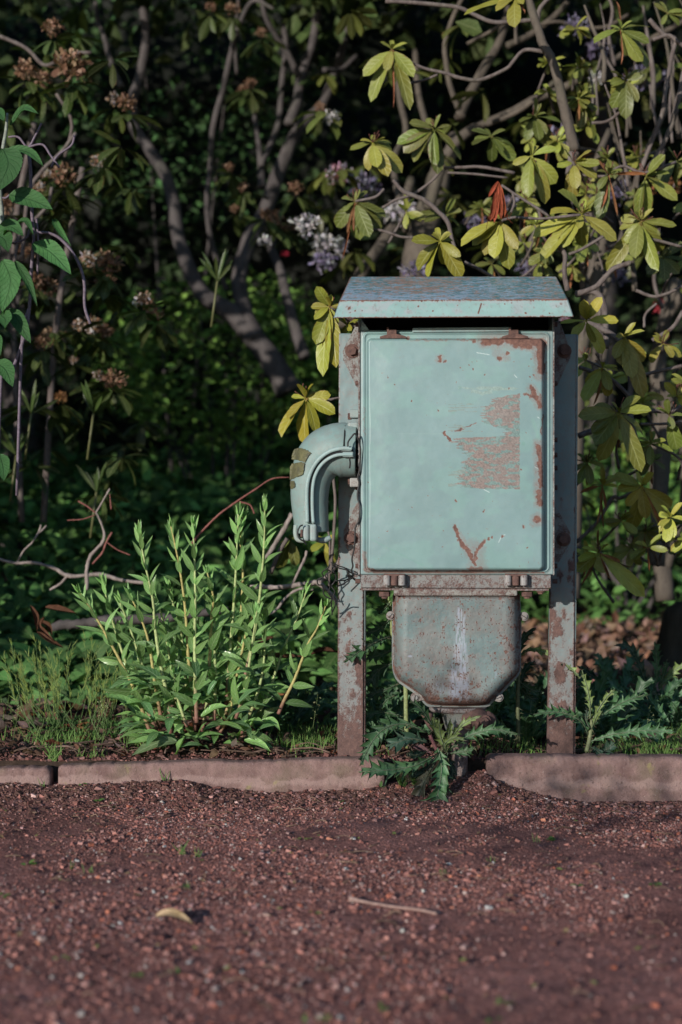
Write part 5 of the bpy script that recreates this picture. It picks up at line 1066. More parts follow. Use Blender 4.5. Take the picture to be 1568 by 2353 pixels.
# small-leaved bright speckled shrub behind the left trunk
def bushf(cx, cy, cz, rx, ry, rz):
    def f(n, rs):
        d = nz_(rs.normal(0, 1, (n, 3)))*rs.uniform(.55, 1, (n, 1)); p = d*np.array((rx, ry, rz))+np.array((cx, cy, cz)); k = fbm(p[:, 0]*5, p[:, 2]*5+p[:, 1]*3, 66, 3) > .42; return p[k]
    return f
for k, (px, py, Y, rx, rz, n, lab, cc) in enumerate(((520, 830, 8.2, .75, .5, 4200, 'small-leaved bright green shrub at the foot of the dark forked tree', (.13, .24, .05)), (400, 200, 8.8, .9, .8, 2600, 'loose dark leafed shrub reaching up between the left trunks', (.04, .10, .035)), (1430, 1130, 7.6, .5, .35, 1600, 'low bright green shrub beyond the right post and the dead leaves', (.08, .16, .03)))):
    C = P(px, py, Y); t = thing('shrub', lab, 'shrub', (C[0], C[1], .1)); ro = np.array((C[0], C[1], .1)); b = Bag(); leafcloud(b, n, bushf(C[0], C[1], C[2], rx, .6, rz), rs, .05, cc, .4); child_mesh(b, 'foliage', M_DIM, t, ro)
    b = Bag(); 
    for j in range(9 if k != 1 else 2): e = C+rs.normal(0, .3, 3)*np.array((1, .5, .6)); b.tube([(C[0]+rs.normal(0, .05), C[1], .1), (C+e)/2*np.array((1, 1, .6)), e], [.012, .008, .003], n=6, k=4)
    child_mesh(b, 'stems', M_BARK, t, ro)
# ---- leafy screen out of view on the left, added to keep the background in shade
hd = thing('shade_hedge', 'tall unseen leafy screen added beyond the left edge to shade the background', 'shade_hedge', (-3.4, 5.0, 0)); b = Bag()
def hf(n, rs):
    x = rs.uniform(-5.2, -1.8, n); y = rs.uniform(3.0, 9.5, n); z = rs.uniform(.1, 3.5, n); k = (rs.rand(n) < .4) | (x > -2.5) | (y < 3.9); k &= fbm(y*1.3+x, z*1.3, 90, 3) > np.where(y < 4.7, .52, .42); k &= (y > 4.7) | (z < 2.1); return np.stack([x, y, z], -1)[k]
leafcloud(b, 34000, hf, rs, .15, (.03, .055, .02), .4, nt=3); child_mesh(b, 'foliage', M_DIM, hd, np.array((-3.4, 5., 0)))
b = Bag()
for k in range(14): x0, y0 = rs.uniform(-4.6, -2.4), rs.uniform(3.8, 9); b.tube([(x0, y0, 0), (x0+rs.normal(0, .1), y0, 1.5), (x0+rs.normal(0, .3), y0+rs.normal(0, .3), 3.2)], [.06, .05, .02], n=8, k=4)
child_mesh(b, 'trunks', M_BARK, hd, np.array((-3.4, 5., 0)))
# ---- unseen thin shrub added behind the camera to dapple path, kerb and cabinet foot
sp_ = thing('shrub', 'thin unseen shrub added left of and behind the camera to dapple the path', 'shrub', (-1.45, .15, 0)); b = Bag(); n = 900
a_ = -.66+rs.uniform(-.3, .3, n); p_ = rs.uniform(-2.02, -.35, n); z_ = .87+.36*rs.uniform(0, 1, n)**1.7; kk_ = fbm(p_*4, z_*4, 33, 3) > .36; a_, p_, z_ = a_[kk_], p_[kk_], z_[kk_]; n = len(a_)
b.leaves(np.stack([a_*.545+p_*.839, a_*.839-p_*.545, z_], -1), rs.normal(0, 1, (n, 3)), rs.normal(0, 1, (n, 3)), rs.uniform(.025, .045, n), .02, droop=.4, nt=5, col=(.06, .12, .03), rs=rs); child_mesh(b, 'foliage', M_LEAF, sp_, np.array((-1.45, .15, 0)))
b = Bag()
for k in range(5): i_ = rs.randint(0, n); e = np.array((a_[i_]*.545+p_[i_]*.839, a_[i_]*.839-p_[i_]*.545, z_[i_])); b.tube([(-1.45+rs.normal(0, .05), .15, -.02), (-1.45*.5+e[0]*.5, .08+e[1]*.5, e[2]*.6), e], [.004, .0025, .001], n=6, k=4)
child_mesh(b, 'stems', M_BARK, sp_, np.array((-1.45, .15, 0)))
# ---- unseen canopy added above the view to keep sky light off the background
for (x0, y0, rx, ry, z0, n, lab, ex) in ((-2.2, 8.0, 2.2, 2.6, 4.3, 7000, 'broad unseen tree crown added above the top edge to shade the left thicket', 0), (1.6, 8.2, 2.2, 2.4, 4.2, 7000, 'broad unseen tree crown added above the top edge to shade the right trunks', 0)):
    t = thing('tree', lab, 'tree', (x0, 10.4, .2)); ro = np.array((x0, 10.4, .2)); b = Bag()
    def cf(n, rs): p = rs.uniform(-1, 1, (n, 3))*np.array((rx, ry, .5))+np.array((x0, y0, z0)); return p[fbm(p[:, 0]*1.5, p[:, 1]*1.5, 95, 3) > .55]
    leafcloud(b, n, cf, rs, .17, (.03, .055, .02), .4, nt=3); child_mesh(b, 'crown', M_DIM, t, ro)
    b = Bag(); b.tube([(x0, 10.4, .1), (x0+.1, 10.3, 2), (x0, 9.8, 3.4), (x0, 8.6, 4.3)], [.14, .12, .1, .05], n=10, k=5); child_mesh(b, 'trunk', M_BARK, t, ro)

# ================================================================== willowherb clump
wh = thing('willowherb_clump', 'sunlit clump of tall green leafy weed stems behind the long kerb stone', 'weed', tuple(P(430, 1722, 4.05)*np.array((1, 1, 0))+np.array((0, 0, .08)))); WO = np.array(wh.location)
rs = np.random.RandomState(60); WG = np.array((.20, .37, .12)); WD = np.array((.10, .21, .08))
ST = [[(700, 1150), (640, 980), (600, 880), (540, 760), (470, 630), (430, 560), (375, 478)], [(720, 1120), (660, 980), (600, 860), (555, 730), (515, 600), (475, 440)], [(785, 1130), (768, 960), (735, 800), (712, 640), (700, 510), (665, 350), (635, 200)], [(897, 1115), (882, 930), (868, 760), (860, 600), (848, 470), (825, 320), (795, 172)],
      [(905, 1080), (898, 900), (895, 700), (897, 500), (893, 330), (885, 160)], [(1040, 1000), (1055, 800), (1070, 620), (1082, 450), (1088, 330), (1098, 118)], [(1065, 980), (1095, 760), (1110, 560), (1118, 380), (1108, 250), (1120, 130)], [(1120, 900), (1165, 700), (1188, 560), (1205, 420), (1218, 250), (1222, 82)],
      [(1080, 1190), (1130, 1120), (1195, 1030), (1250, 900), (1290, 780), (1330, 680), (1370, 590), (1412, 465)], [(1280, 1040), (1310, 970), (1350, 890), (1385, 800), (1420, 710), (1460, 640), (1500, 535)], [(1085, 1060), (1120, 950), (1145, 830), (1165, 700), (1185, 560)], [(985, 1080), (990, 900), (988, 760), (985, 650), (1000, 520)],
      [(745, 1080), (715, 900), (690, 720), (655, 600), (600, 480)], [(760, 1060), (700, 930), (650, 790), (610, 660), (558, 520)], [(870, 1060), (850, 800), (830, 620), (805, 540), (788, 450)], [(960, 900), (975, 600), (985, 500), (960, 385)], [(740, 1110), (690, 980), (650, 830), (620, 680)], [(930, 1120), (960, 950), (1000, 820), (1020, 700)],
      [(1000, 1110), (1060, 980), (1100, 820), (1140, 640), (1200, 520)], [(820, 1110), (800, 900), (770, 700), (740, 560), (700, 480)], [(860, 1100), (815, 960), (800, 850)], [(1010, 1130), (1060, 1030), (1080, 900)], [(1110, 1130), (1180, 960), (1215, 800), (1220, 600)]]
for k, q in enumerate(ST):
    Y = rs.uniform(3.99, 4.16); Q = pts_(q, Y, c6); Q[:, 1] += np.linspace(0, rs.uniform(-.05, .03), len(Q)); c = smooth_path(Q, 12); s = np.concatenate([[0], np.cumsum(np.linalg.norm(np.diff(c, axis=0), axis=1))]); Lt = s[-1]
    b = Bag(); r = np.linspace(.0056, .0019, len(Q))*(.75+.25*min(1, Lt/.5)); V, F_ = sweep(Q, r, 9, 8); hh = (V[:, 2]-V[:, 2].min())/np.ptp(V[:, 2]); g = sstep(.02, .3, hh)[:, None]
    b.add(V, F_, None, np.array((.26, .13, .10))*(1-g)+np.array(((.42, .52, .22) if k % 3 else (.46, .42, .16)))*g); st_ = child_mesh(b, 'stem', M_STEM, wh, WO)
    b = Bag(); pos = .03+rs.uniform(0, .02); j = 0
    while pos < Lt-.012:
        u = pos/Lt; p = np.array([np.interp(pos, s, c[:, i]) for i in range(3)]); p2 = np.array([np.interp(min(pos+.01, Lt), s, c[:, i]) for i in range(3)]); ax = nz_(p2-p+1e-9)
        a0 = (j % 2)*math.pi/2+rs.normal(0, .25)+.3
        for h_ in (0, math.pi):
            sd = np.array((math.cos(a0+h_), math.sin(a0+h_), 0)); sd = nz_(sd-(sd@ax)*ax); open_ = np.interp(u, [0, .6, .85, 1], [1.1, .85, .55, .3])+rs.normal(0, .12)
            d = ax*math.cos(open_)+sd*math.sin(open_); nr = ax*math.sin(open_)-sd*math.cos(open_); nr = nr*(1 if sd[1] > -.3 else -.2)+np.array((-.25, -.75, .25))+rs.normal(0, .3, 3)
            ln = np.interp(u, [0, .12, .5, .8, 1], [.06, .085, .082, .062, .036])*rs.uniform(.75, 1.2)*(.8+.2*min(1, Lt/.5)); 
            b.leaves([p+sd*.003], [d], [nr], [ln], [ln*np.interp(u, [0, .7, 1], [.29, .26, .22])], droop=np.interp(u, [0, .8, 1], [.8, .3, -.1])+rs.normal(0, .25), fold=.3, prof='lance', nt=9, col=[WG*np.interp(u, [0, .7, 1], [.85, 1, 1.35])*rs.uniform(.55, 1.25)], var=.1, rs=rs)
        if u < .85 and rs.rand() < .6:      # small axillary shoot
            for _ in range(3): d = nz_(ax+rs.normal(0, .4, 3)); b.leaves([p], [d], [rs.normal(0, 1, 3)], [rs.uniform(.015, .038)], [.009], droop=.1, fold=.4, prof='lance', nt=6, col=[WG*1.2], rs=rs)
        pos += np.interp(u, [0, .5, .8, 1], [.044, .046, .030, .009])*rs.uniform(.85, 1.15); j += 1
    n = 8; d = nz_(ax+rs.normal(0, .22, (n, 3))); b.leaves(np.tile(c[-1]-ax*.006, (n, 1)), d, rs.normal(0, 1, (n, 3)), rs.uniform(.015, .04, n), .009, droop=.0, fold=.5, prof='lance', nt=6, col=WG*1.35, rs=rs)
    child_mesh(b, 'leaves', M_WILLOW, st_, np.zeros(3))
b = Bag()       # basal leaves
for k in range(150):
    px = rs.uniform(620, 1180); py = rs.uniform(860, 1190); C = pts_([(px, py)], rs.uniform(3.95, 4.15), c6)[0]; C[2] = max(C[2], .09); d = nz_(np.array(((px-880)/400+rs.normal(0, .6), -.5+rs.normal(0, .5), .35+rs.normal(0, .3)))); ln = rs.uniform(.05, .085)
    b.leaves([C], [d], [(rs.normal(0, .3), -.4, 1)], [ln], [ln*.32], droop=.7, fold=.3, prof='lance', nt=10, col=[(WG if rs.rand() > .35 else WD)*rs.uniform(.8, 1.2)], rs=rs, wave=.05)
for q, wd in (([(810, 1170), (720, 1175), (610, 1225)], .042), ([(800, 1240), (815, 1200), (850, 1140)], .03), ([(1100, 1080), (1130, 1100), (1175, 1050)], .03), ([(1120, 1165), (1190, 1175), (1245, 1205)], .026), ([(1200, 1075), (1250, 1070), (1290, 1110)], .022), ([(640, 1030), (560, 970), (495, 955)], .028), ([(920, 1055), (990, 1010), (1052, 1000)], .028), ([(1090, 1145), (1105, 1110), (1140, 1060)], .028), ([(690, 1070), (620, 1040), (590, 1040)], .024), ([(750, 1130), (690, 1150), (590, 1170)], .024)):
    Q = pts_(q, 3.97, c6); Q[:, 1] += np.linspace(.02, -.02, 3); path_leaf(b, Q, wd, np.array((.17, .25, .12)) if wd > .04 else WG*1.2, (0, -.7, .9), 'lance', 20, .25, rs=rs)
child_mesh(b, 'basal_leaves', M_WILLOW, wh, WO)

# ================================================================== thistles
TG = np.array((.06, .135, .062)); TB = np.array((.045, .10, .065)); TP = np.array((.15, .21, .075))
def thistle(label, base, conv, Y, leaves, stems=(), seed=1, up=0, group=None, spike=0):
    ro = np.array(base); t = thing('thistle', label, 'weed', tuple(ro), group=group); rs = np.random.RandomState(seed)
    for q, w_, fac, *rest in leaves:
        Q = pts_(q, Y, conv); y0, y1 = (rest[0] if rest else (0, -.06)); Q[:, 1] += np.linspace(y0, y1, len(Q)); b = Bag(); L_ = np.linalg.norm(np.diff(Q, axis=0), axis=1).sum()
        cl_ = rest[1] if len(rest) > 1 else TG
        path_leaf(b, Q, w_*1.35, np.array(cl_)*fac*1.3, (rs.normal(0, .2), -1, .45), 'long', 40, .25, nlobe=max(4, int(L_/.02)), spine=1, rs=rs, deep=.66)
        m_ = 30; c = smooth_path(Q, 8); b.tube(c[::4]+np.array((0, -.0015, .001)), np.linspace(.0013, .0004, len(c[::4])), np.array((.16, .22, .13))*fac, 5, 2)
        for k in range(int(L_/.006)):
            p = c[rs.randint(0, len(c))]; e = p+rs.normal(0, 1, 3)*np.array((1, .5, 1))*.006; b.tube([p, e], [.0006, .0001], (.3, .3, .18), 3, 1)
        child_mesh(b, 'leaf', M_THISTLE, t, ro)
    for q, r, cl_ in stems:
        b = Bag(); Q = pts_(q, Y, conv); b.tube(Q, r, cl_, 8, 6, rough=.15)
        for k in range(60):
            c = smooth_path(Q, 8); p = c[rs.randint(0, len(c))]; b.tube([p, p+rs.normal(0, 1, 3)*.006], [.0006, .0001], (.3, .3, .18), 3, 1)
        child_mesh(b, 'stem', M_STEM, t, ro)
    return t
U_ = .293/950
thistle('large spiny thistle growing from the gap in the kerb in front of the cable pipe', P(1010, 1760, 3.79)*np.array((1, 1, 0))+np.array((0, 0, .02)), t1, 3.79,
  [([(880, 560), (905, 700), (880, 850), (830, 1065)], 185*U_, 1.15, (-.03, -.09)), ([(840, 630), (700, 690), (520, 710), (265, 715)], 150*U_, .95, (-.02, -.08)), ([(800, 520), (690, 485), (590, 500), (475, 535)], 150*U_, .75, (-.02, -.05), TB), ([(790, 450), (640, 380), (480, 400), (370, 500), (270, 685)], 130*U_, .8, (0, -.06)),
   ([(960, 600), (920, 780), (930, 950), (992, 1118)], 115*U_, 1.0, (-.02, -.05), (.10, .10, .055)), ([(870, 680), (800, 780), (740, 900), (705, 1035)], 150*U_, .7, (0, -.05), (.085, .085, .06)), ([(960, 590), (1060, 500), (1180, 440), (1330, 410), (1498, 448)], 95*U_, .95, (-.02, -.05)), ([(950, 570), (1010, 440), (1090, 350), (1208, 296)], 62*U_, 1.1, (-.03, -.06), TP), ([(950, 590), (900, 470), (885, 320)], 75*U_, 1.0, (-.03, -.05), TP),
   ([(860, 440), (800, 330), (740, 250), (668, 190)], 80*U_, .8, (0, -.03)), ([(940, 580), (960, 450), (975, 320)], 60*U_, 1.1, (-.03, -.06), TP), ([(930, 560), (860, 420), (850, 300)], 60*U_, .9, (-.02, -.04), TP), ([(980, 600), (1080, 580), (1160, 540)], 80*U_, .8, (-.03, -.06)), ([(940, 590), (930, 520), (1000, 470), (1080, 480)], 60*U_, 1., (-.03, -.07), TP), ([(800, 600), (720, 620), (640, 600)], 90*U_, .5, (0, -.03), TB), ([(900, 620), (780, 760), (660, 790)], 90*U_, .5, (0.02, -.01), TB), ([(900, 620), (990, 700), (1000, 830)], 70*U_, .5, (0.0, -.01), TB)],
  [([(880, 590), (850, 530), (825, 470)], .0045, (.22, .09, .10)), ([(900, 800), (910, 700), (930, 560)], .006, (.1, .1, .05))], 3)
U2 = .2308/920
thistle('spiny thistle in front of the right post with one leaf drooping over the kerb', P(1352, 1722, 3.93)*np.array((1, 1, 0))+np.array((0, 0, .08)), t2, 3.93,
  [([(630, 1220), (560, 1090), (420, 1000), (250, 960), (45, 975)], 115*U2, .95, (0, -.08)), ([(650, 1290), (760, 1240), (900, 1200), (1150, 1165), (1475, 1172)], 125*U2, 1.15, (0, -.03)), ([(650, 1150), (760, 1050), (900, 950), (1080, 870), (1235, 842)], 115*U2, 1.0, (0, .03)), ([(645, 1050), (640, 900), (610, 740), (555, 565)], 85*U2, 1.0, (-.01, -.02), TP), ([(660, 1080), (720, 960), (800, 840), (885, 748)], 70*U2, 1.1, (-.01, -.02), TP), ([(640, 1330), (690, 1350), (750, 1430), (728, 1615)], 120*U2, .75, (-.02, -.10), TB), ([(690, 1380), (760, 1370), (870, 1270)], 120*U2, .6, (-.02, -.04), TB), ([(660, 1150), (700, 1020), (745, 960)], 60*U2, 1.1, (-.01, -.04), TP), ([(640, 1150), (600, 1060), (615, 950)], 60*U2, .7, (-.01, -.01), TB)],
  [([(615, 1385), (640, 1280), (660, 1150), (665, 1060)], [.006, .0055, .005, .003], (.2, .24, .12))], 5)
thistle('thistle leaf reaching across the right post from the plant behind the cast box', P(1215, 1700, 4.02)*np.array((1, 1, 0))+np.array((0, 0, .09)), t2, 3.96,
  [([(-60, 480), (50, 385), (200, 400), (370, 480), (515, 628)], 90*U2, 1.2, (.06, -.06), TP), ([(-60, 560), (-30, 700), (100, 800), (215, 830)], 120*U2, .6, (.06, .08)), ([(-60, 560), (20, 300), (160, 180)], 110*U2, .55, (.08, .1)), ([(-70, 700), (80, 880), (200, 900)], 110*U2, .45, (.06, .1)), ([(-60, 900), (40, 600), (150, 520)], 90*U2, .5, (.06, .1))], [([(-60, 1300), (-70, 900), (-60, 560)], .005, (.12, .14, .07))], 7)
thistle('bluish thistle with arching leaves at the right edge near the stump', P(1495, 1640, 4.5)*np.array((1, 1, 0))+np.array((0, 0, .08)), t2, 4.5,
  [([(1240, 800), (1170, 620), (1090, 440), (1000, 330), (860, 310)], .034, .75, (0, -.05), TB), ([(1290, 760), (1310, 600), (1300, 430), (1285, 275)], .028, 1., (0, -.02)), ([(1330, 760), (1420, 640), (1500, 560), (1600, 490)], .03, 1.1, (0, -.02), TP), ([(1330, 750), (1380, 600), (1400, 460)], .02, .9, (0, -.02)), ([(1270, 840), (1340, 880), (1440, 950)], .036, .95, (0, -.08)), ([(1200, 860), (1000, 860), (780, 700), (510, 520)], .022, .45, (0, .0), TB), ([(1250, 850), (1150, 780), (1050, 600), (1020, 560)], .025, .6, (0, -.05)), ([(1300, 800), (1480, 760), (1600, 700)], .03, .6, (0, -.05)), ([(1400, 960), (1500, 930), (1620, 920)], .03, 1., (0, -.05))], [([(1250, 1200), (1260, 1000), (1290, 780)], .006, (.12, .14, .08))], 9)
thistle('pale-stemmed thistle behind the left side of the cast box', P(905, 1700, 4.1)*np.array((1, 1, 0))+np.array((0, 0, .09)), c2_, 4.06,
  [([(565, 415), (500, 430), (430, 460), (328, 518)], .034, .9, (0, -.14)), ([(575, 545), (510, 570), (470, 610), (430, 645)], .045, .6, (0, -.04)), ([(565, 300), (520, 220), (470, 185), (425, 215)], .045, 1.5, (0, -.02), TP), ([(560, 330), (500, 380), (435, 400)], .035, .9, (0, -.03)), ([(570, 480), (520, 500), (440, 520)], .035, .8, (0, -.03)), ([(580, 700), (540, 720), (500, 760)], .035, .8, (0, -.03)), ([(600, 800), (520, 780), (430, 800)], .035, .9, (0, -.03)), ([(600, 640), (560, 660), (440, 700)], .03, .6, (0, -.03)), ([(640, 880), (540, 840), (450, 900)], .04, .9, (0, -.06)), ([(560, 250), (530, 280), (500, 300)], .03, .9, (0, -.03))],
  [([(640, 960), (635, 800), (632, 655), (600, 600), (575, 480), (560, 330)], [.0055, .005, .005, .006, .005, .004], (.24, .30, .12)), ([(632, 900), (630, 700), (628, 560)], .0045, (.26, .33, .15))], 11)
rs = np.random.RandomState(71)
for k, (px, Y) in enumerate(((870, 4.35), (960, 4.5), (1060, 4.6), (1160, 4.4), (1225, 4.3), (1235, 4.7), (1370, 4.6), (1420, 4.9), (1340, 4.4), (700, 4.5), (650, 4.35), (1100, 4.25), (1550, 4.3), (1400, 4.2), (1480, 4.4), (880, 4.2), (1210, 4.15))):
    x, y = (px-784)/F*Y, Y; ro = np.array((x, y, bedz(x, y))); lf = []
    t = thing('thistle', 'x', 'weed', tuple(ro)); t['label'] = ['small dark thistle low down behind the left post and cast box', 'dark thistle rosette hidden behind the cast box, left of its middle', 'dark thistle rosette hidden behind the cast box, right of its middle', 'dark thistle between the cast box and the right post', 'thistle close against the left edge of the right post', 'farther thistle seen just left of the right post', 'green thistle in the leaf litter just right of the right post', 'thistle far back in the leaf litter below the stump side', 'low thistle at the foot of the right post, set back', 'thistle sprawling between the leafy clump and left post', 'low thistle beside the right side of the leafy clump', 'thistle rosette directly behind the riser pipe', 'thistle in the grass at the right end of the kerb', 'bright thistle in front of the litter between right post and stump', 'thistle spreading below the tree stump', 'thistle tucked against the inner edge of the left post', 'thistle close behind the gap between cast box and right post'][k]
    for j in range(11):
        az = j/11*6.28+rs.normal(0, .2); e = rs.uniform(.3, 1.2); L_ = rs.uniform(.13, .24); d = np.array((math.cos(az)*math.cos(e), math.sin(az)*math.cos(e), math.sin(e)))
        Q = [ro, ro+d*L_*.5, ro+d*L_*.85-np.array((0, 0, .01)), ro+d*L_*1.1-np.array((0, 0, .045))]; b = Bag(); path_leaf(b, np.array(Q), rs.uniform(.045, .06), TG*rs.uniform(.8, 1.6), (0, -.6, .8), 'long', 40, .3, nlobe=8, spine=1, rs=rs, deep=.6); child_mesh(b, 'leaf', M_THISTLE, t, ro)

# ================================================================== grass and weeds
rs = np.random.RandomState(80)
def blades(b, px, Y, n, h, sp, colr, lean=.35, w_=.0022):
    x = (px-784)/F*Y+rs.normal(0, sp, n); y = Y+rs.normal(0, sp*.8, n); y = np.maximum(y, 3.935); z = bedz(x, y); d = np.stack([rs.normal(0, lean, n), rs.normal(0, lean, n), np.ones(n)], -1)
    b.leaves(np.stack([x, y, z], -1), d, np.stack([rs.normal(0, 1, n), -np.ones(n), rs.normal(0, .3, n)], -1), h*rs.uniform(.5, 1.2, n), w_*rs.uniform(.7, 1.4, n), droop=rs.uniform(0, 1.1, n), fold=.3, prof='blade', nt=6, col=colr, var=.3, rs=rs)
b = Bag(); GG = (.17, .30, .08)
for px, Y, n, h, sp in ((40, 4.2, 40, .04, .05), (130, 4.15, 60, .05, .04), (180, 4.12, 60, .05, .03), (250, 4.3, 90, .05, .06), (290, 4.4, 60, .05, .05), (110, 4.0, 30, .04, .01), (125, 3.93, 26, .05, .008), (205, 3.97, 30, .03, .02), (330, 4.1, 60, .04, .03), (655, 4.1, 60, .05, .03), (720, 4.1, 140, .05, .04), (745, 4.2, 120, .05, .04), (690, 4.3, 100, .06, .05), (1230, 4.0, 50, .05, .03), (1200, 4.05, 40, .05, .04), (1150, 4.1, 40, .05, .04), (1120, 4.0, 30, .05, .03), (1400, 4.0, 70, .045, .04), (1440, 4.02, 120, .05, .05), (1500, 4.0, 160, .045, .05), (1550, 4.02, 160, .045, .06), (1600, 4.1, 120, .05, .06), (860, 4.0, 30, .04, .02), (0, 4.4, 30, .05, .08), (60, 4.6, 40, .05, .1), (1480, 4.25, 200, .06, .08)):
    blades(b, px, Y, n, h, sp, GG)
tag(b.build('grass', M_GRASS), 'short bright green grass tufts behind the kerb', kind='stuff')
# bittercress with thin upright pods, left
b = Bag()
for k in range(70):
    px = rs.choice([rs.uniform(60, 130), rs.uniform(100, 300), rs.uniform(140, 280)]); Y = rs.uniform(4.15, 4.5); x = (px+20-784)/F*Y; p0 = np.array((x, Y, bedz(x, Y))); d = np.array(((px-180)/400+rs.normal(0, .38), rs.normal(0, .3), 1)); hgt = rs.uniform(.12, .24); p1 = p0+d*hgt*.55; p2 = p0+d*hgt+np.array((-d[0]*.05, 0, .02))
    colp = np.array((.13, .22, .08))*rs.uniform(.8, 1.3); b.tube([p0, p1, p2], [.0011, .0009, .0006], colp, 4, 4)
    n = 14; t = rs.uniform(.45, 1, n); pp = np.where(t[:, None] < .5, p0+(p1-p0)*t[:, None]*2, p1+(p2-p1)*(t[:, None]-.5)*2); dd = np.stack([rs.normal(0, .35, n)+d[0]*.5, rs.normal(0, .3, n), np.ones(n)], -1)
    b.leaves(pp, dd, np.array((0, -1, .1)), rs.uniform(.015, .03, n), .0016, droop=.1, fold=.1, prof='blade', nt=4, col=(.24, .32, .08), rs=rs)
    n = 6; b.leaves(p0+rs.normal(0, .02, (n, 3))*np.array((1, 1, .3))+np.array((0, 0, .015)), rs.normal(0, 1, (n, 3)), np.array((0, -.3, 1)), rs.uniform(.01, .02, n), .008, col=(.05, .12, .03), rs=rs, nt=4)
for px, py, hh in ((235, 1600, .09), (250, 1590, .08), (1230+2, 1610, .1), (1495, 1620, .1), (1365, 1640, .08), (45, 1620, .1), (730, 1600, .1)):   # grass panicles
    Y = 4.1; top = P(px, py, Y); root = np.array((top[0]-.02, Y, bedz(top[0], Y))); b.tube([root, top], .0008, (.14, .2, .08), 4, 3)
    n = 18; t = rs.uniform(.6, 1, n)[:, None]; b.leaves(root+(top-root)*t+rs.normal(0, .006, (n, 3)), rs.normal(0, 1, (n, 3))+np.array((0, 0, .6)), (0, -1, 0), .006, .002, col=(.35, .38, .2), rs=rs, nt=4)
tag(b.build('bittercress', M_GRASS), 'wispy low weed with thin upright seed pods at the lower left', kind='stuff')
# ---- leaf litter
rs = np.random.RandomState(90); b = Bag(); n = 2600; y = 3.97+4.5*rs.uniform(0, 1, n)**1.5; x = rs.uniform(-.29, .29, n)*y
pl = np.array([(.16, .10, .075), (.21, .12, .085), (.11, .06, .04), (.24, .15, .115), (.17, .06, .03), (.14, .10, .09)]); small = (y < 4.3)
sz = np.where(small, rs.uniform(.012, .035, n), rs.uniform(.035, .085, n))
b.leaves(np.stack([x, y, bedz(x, y)+rs.uniform(.004, .03, n)], -1), rs.normal(0, 1, (n, 3))*np.array((1, 1, .25)), np.stack([rs.normal(0, .45, n), rs.normal(-.25, .4, n), np.ones(n)], -1), sz, sz*rs.uniform(.35, .6, n), droop=rs.uniform(-1.2, 1.4, n), fold=rs.uniform(-.3, .6, n), prof='ovate', nt=7, col=pl[rs.randint(0, 6, n)], var=.35, rs=rs, wave=.12)
n = 500; y = 4.0+.9*rs.uniform(0, 1, n); x = rs.uniform(-.25, .25, n)*y; sz = rs.uniform(.025, .06, n)
b.leaves(np.stack([x, y, bedz(x, y)+rs.uniform(.004, .02, n)], -1), rs.normal(0, 1, (n, 3))*np.array((1, 1, .25)), np.stack([rs.normal(0, .5, n), rs.normal(-.35, .4, n), np.ones(n)], -1), sz, sz*rs.uniform(.35, .6, n), droop=rs.uniform(-1.2, 1.6, n), fold=rs.uniform(-.3, .8, n), prof='ovate', nt=7, col=pl[rs.randint(0, 6, n)]*.8, var=.4, rs=rs, wave=.15)
n = 2300; y = 4.6+3.2*rs.uniform(0, 1, n); px = rs.uniform(1180, 1640, n); x = (px-784)/F*y; sz = rs.uniform(.045, .09, n)
b.leaves(np.stack([x, y, bedz(x, y)+rs.uniform(.01, .05, n)], -1), rs.normal(0, 1, (n, 3))*np.array((1, 1, .35)), np.stack([rs.normal(0, .5, n), rs.normal(-.5, .4, n), np.ones(n)], -1), sz, sz*rs.uniform(.4, .65, n), droop=rs.uniform(-1.2, 1.4, n), fold=rs.uniform(-.3, .6, n), prof='ovate', nt=7, col=pl[rs.choice([0, 1, 3, 5, 2], n)]*1.5, var=.35, rs=rs, wave=.12)
for k in range(1000):
    y0 = 3.95+1.6*rs.rand()**1.6; x0 = rs.uniform(-.28, .28)*y0; L_ = rs.uniform(.02, .12); a = rs.uniform(0, 3.14); z0 = bedz(x0, y0)+rs.uniform(.003, .018); b.tube([(x0, y0, z0), (x0+math.cos(a)*L_*.5, y0+math.sin(a)*L_*.4, z0+rs.uniform(0, .012)), (x0+math.cos(a+.2)*L_, y0+math.sin(a)*L_*.7, z0+rs.uniform(-.003, .01))], rs.uniform(.0008, .003), np.array((.15, .10, .085))*rs.uniform(.5, 1.5), 5, 2)
tag(b.build('leaf_litter', M_DEAD), 'brown dead leaves and twigs littering the bed under the shrubs', kind='stuff')
# ================================================================== fallen branches and twigs
def branchy(name, label, cat, segs, conv, Y, mat=M_TWIGL, colr=(.2, .16, .14)):
    Q0 = pts_(segs[0][0], Y, conv); t = thing(name, label, cat, tuple(Q0[0])); ro = Q0[0]
    for k, (q, r) in enumerate(segs):
        b = Bag(); b.tube(pts_(q, Y, conv), r, (.24, .09, .075) if name == 'bare_twig' else colr, 8, 8, rough=.5, seed=k); child_mesh(b, 'limb' if k == 0 else 'twig', M_STEM if (name == 'bare_twig' and k > 1) else mat, t, ro)
branchy('fallen_branch', 'long pale fallen branch lying level across the dark ground cover at the left', 'branch', [([(-60, 315), (60, 345), (150, 345), (250, 370), (320, 405), (460, 400), (560, 425), (680, 440)], [.0045, .005, .005, .0055, .0065, .006, .006, .005]), ([(80, 345), (110, 290), (150, 250), (180, 200), (190, 170)], .003), ([(310, 405), (280, 440), (230, 470)], .004), ([(180, 210), (215, 175)], .003)], c6, 4.9)
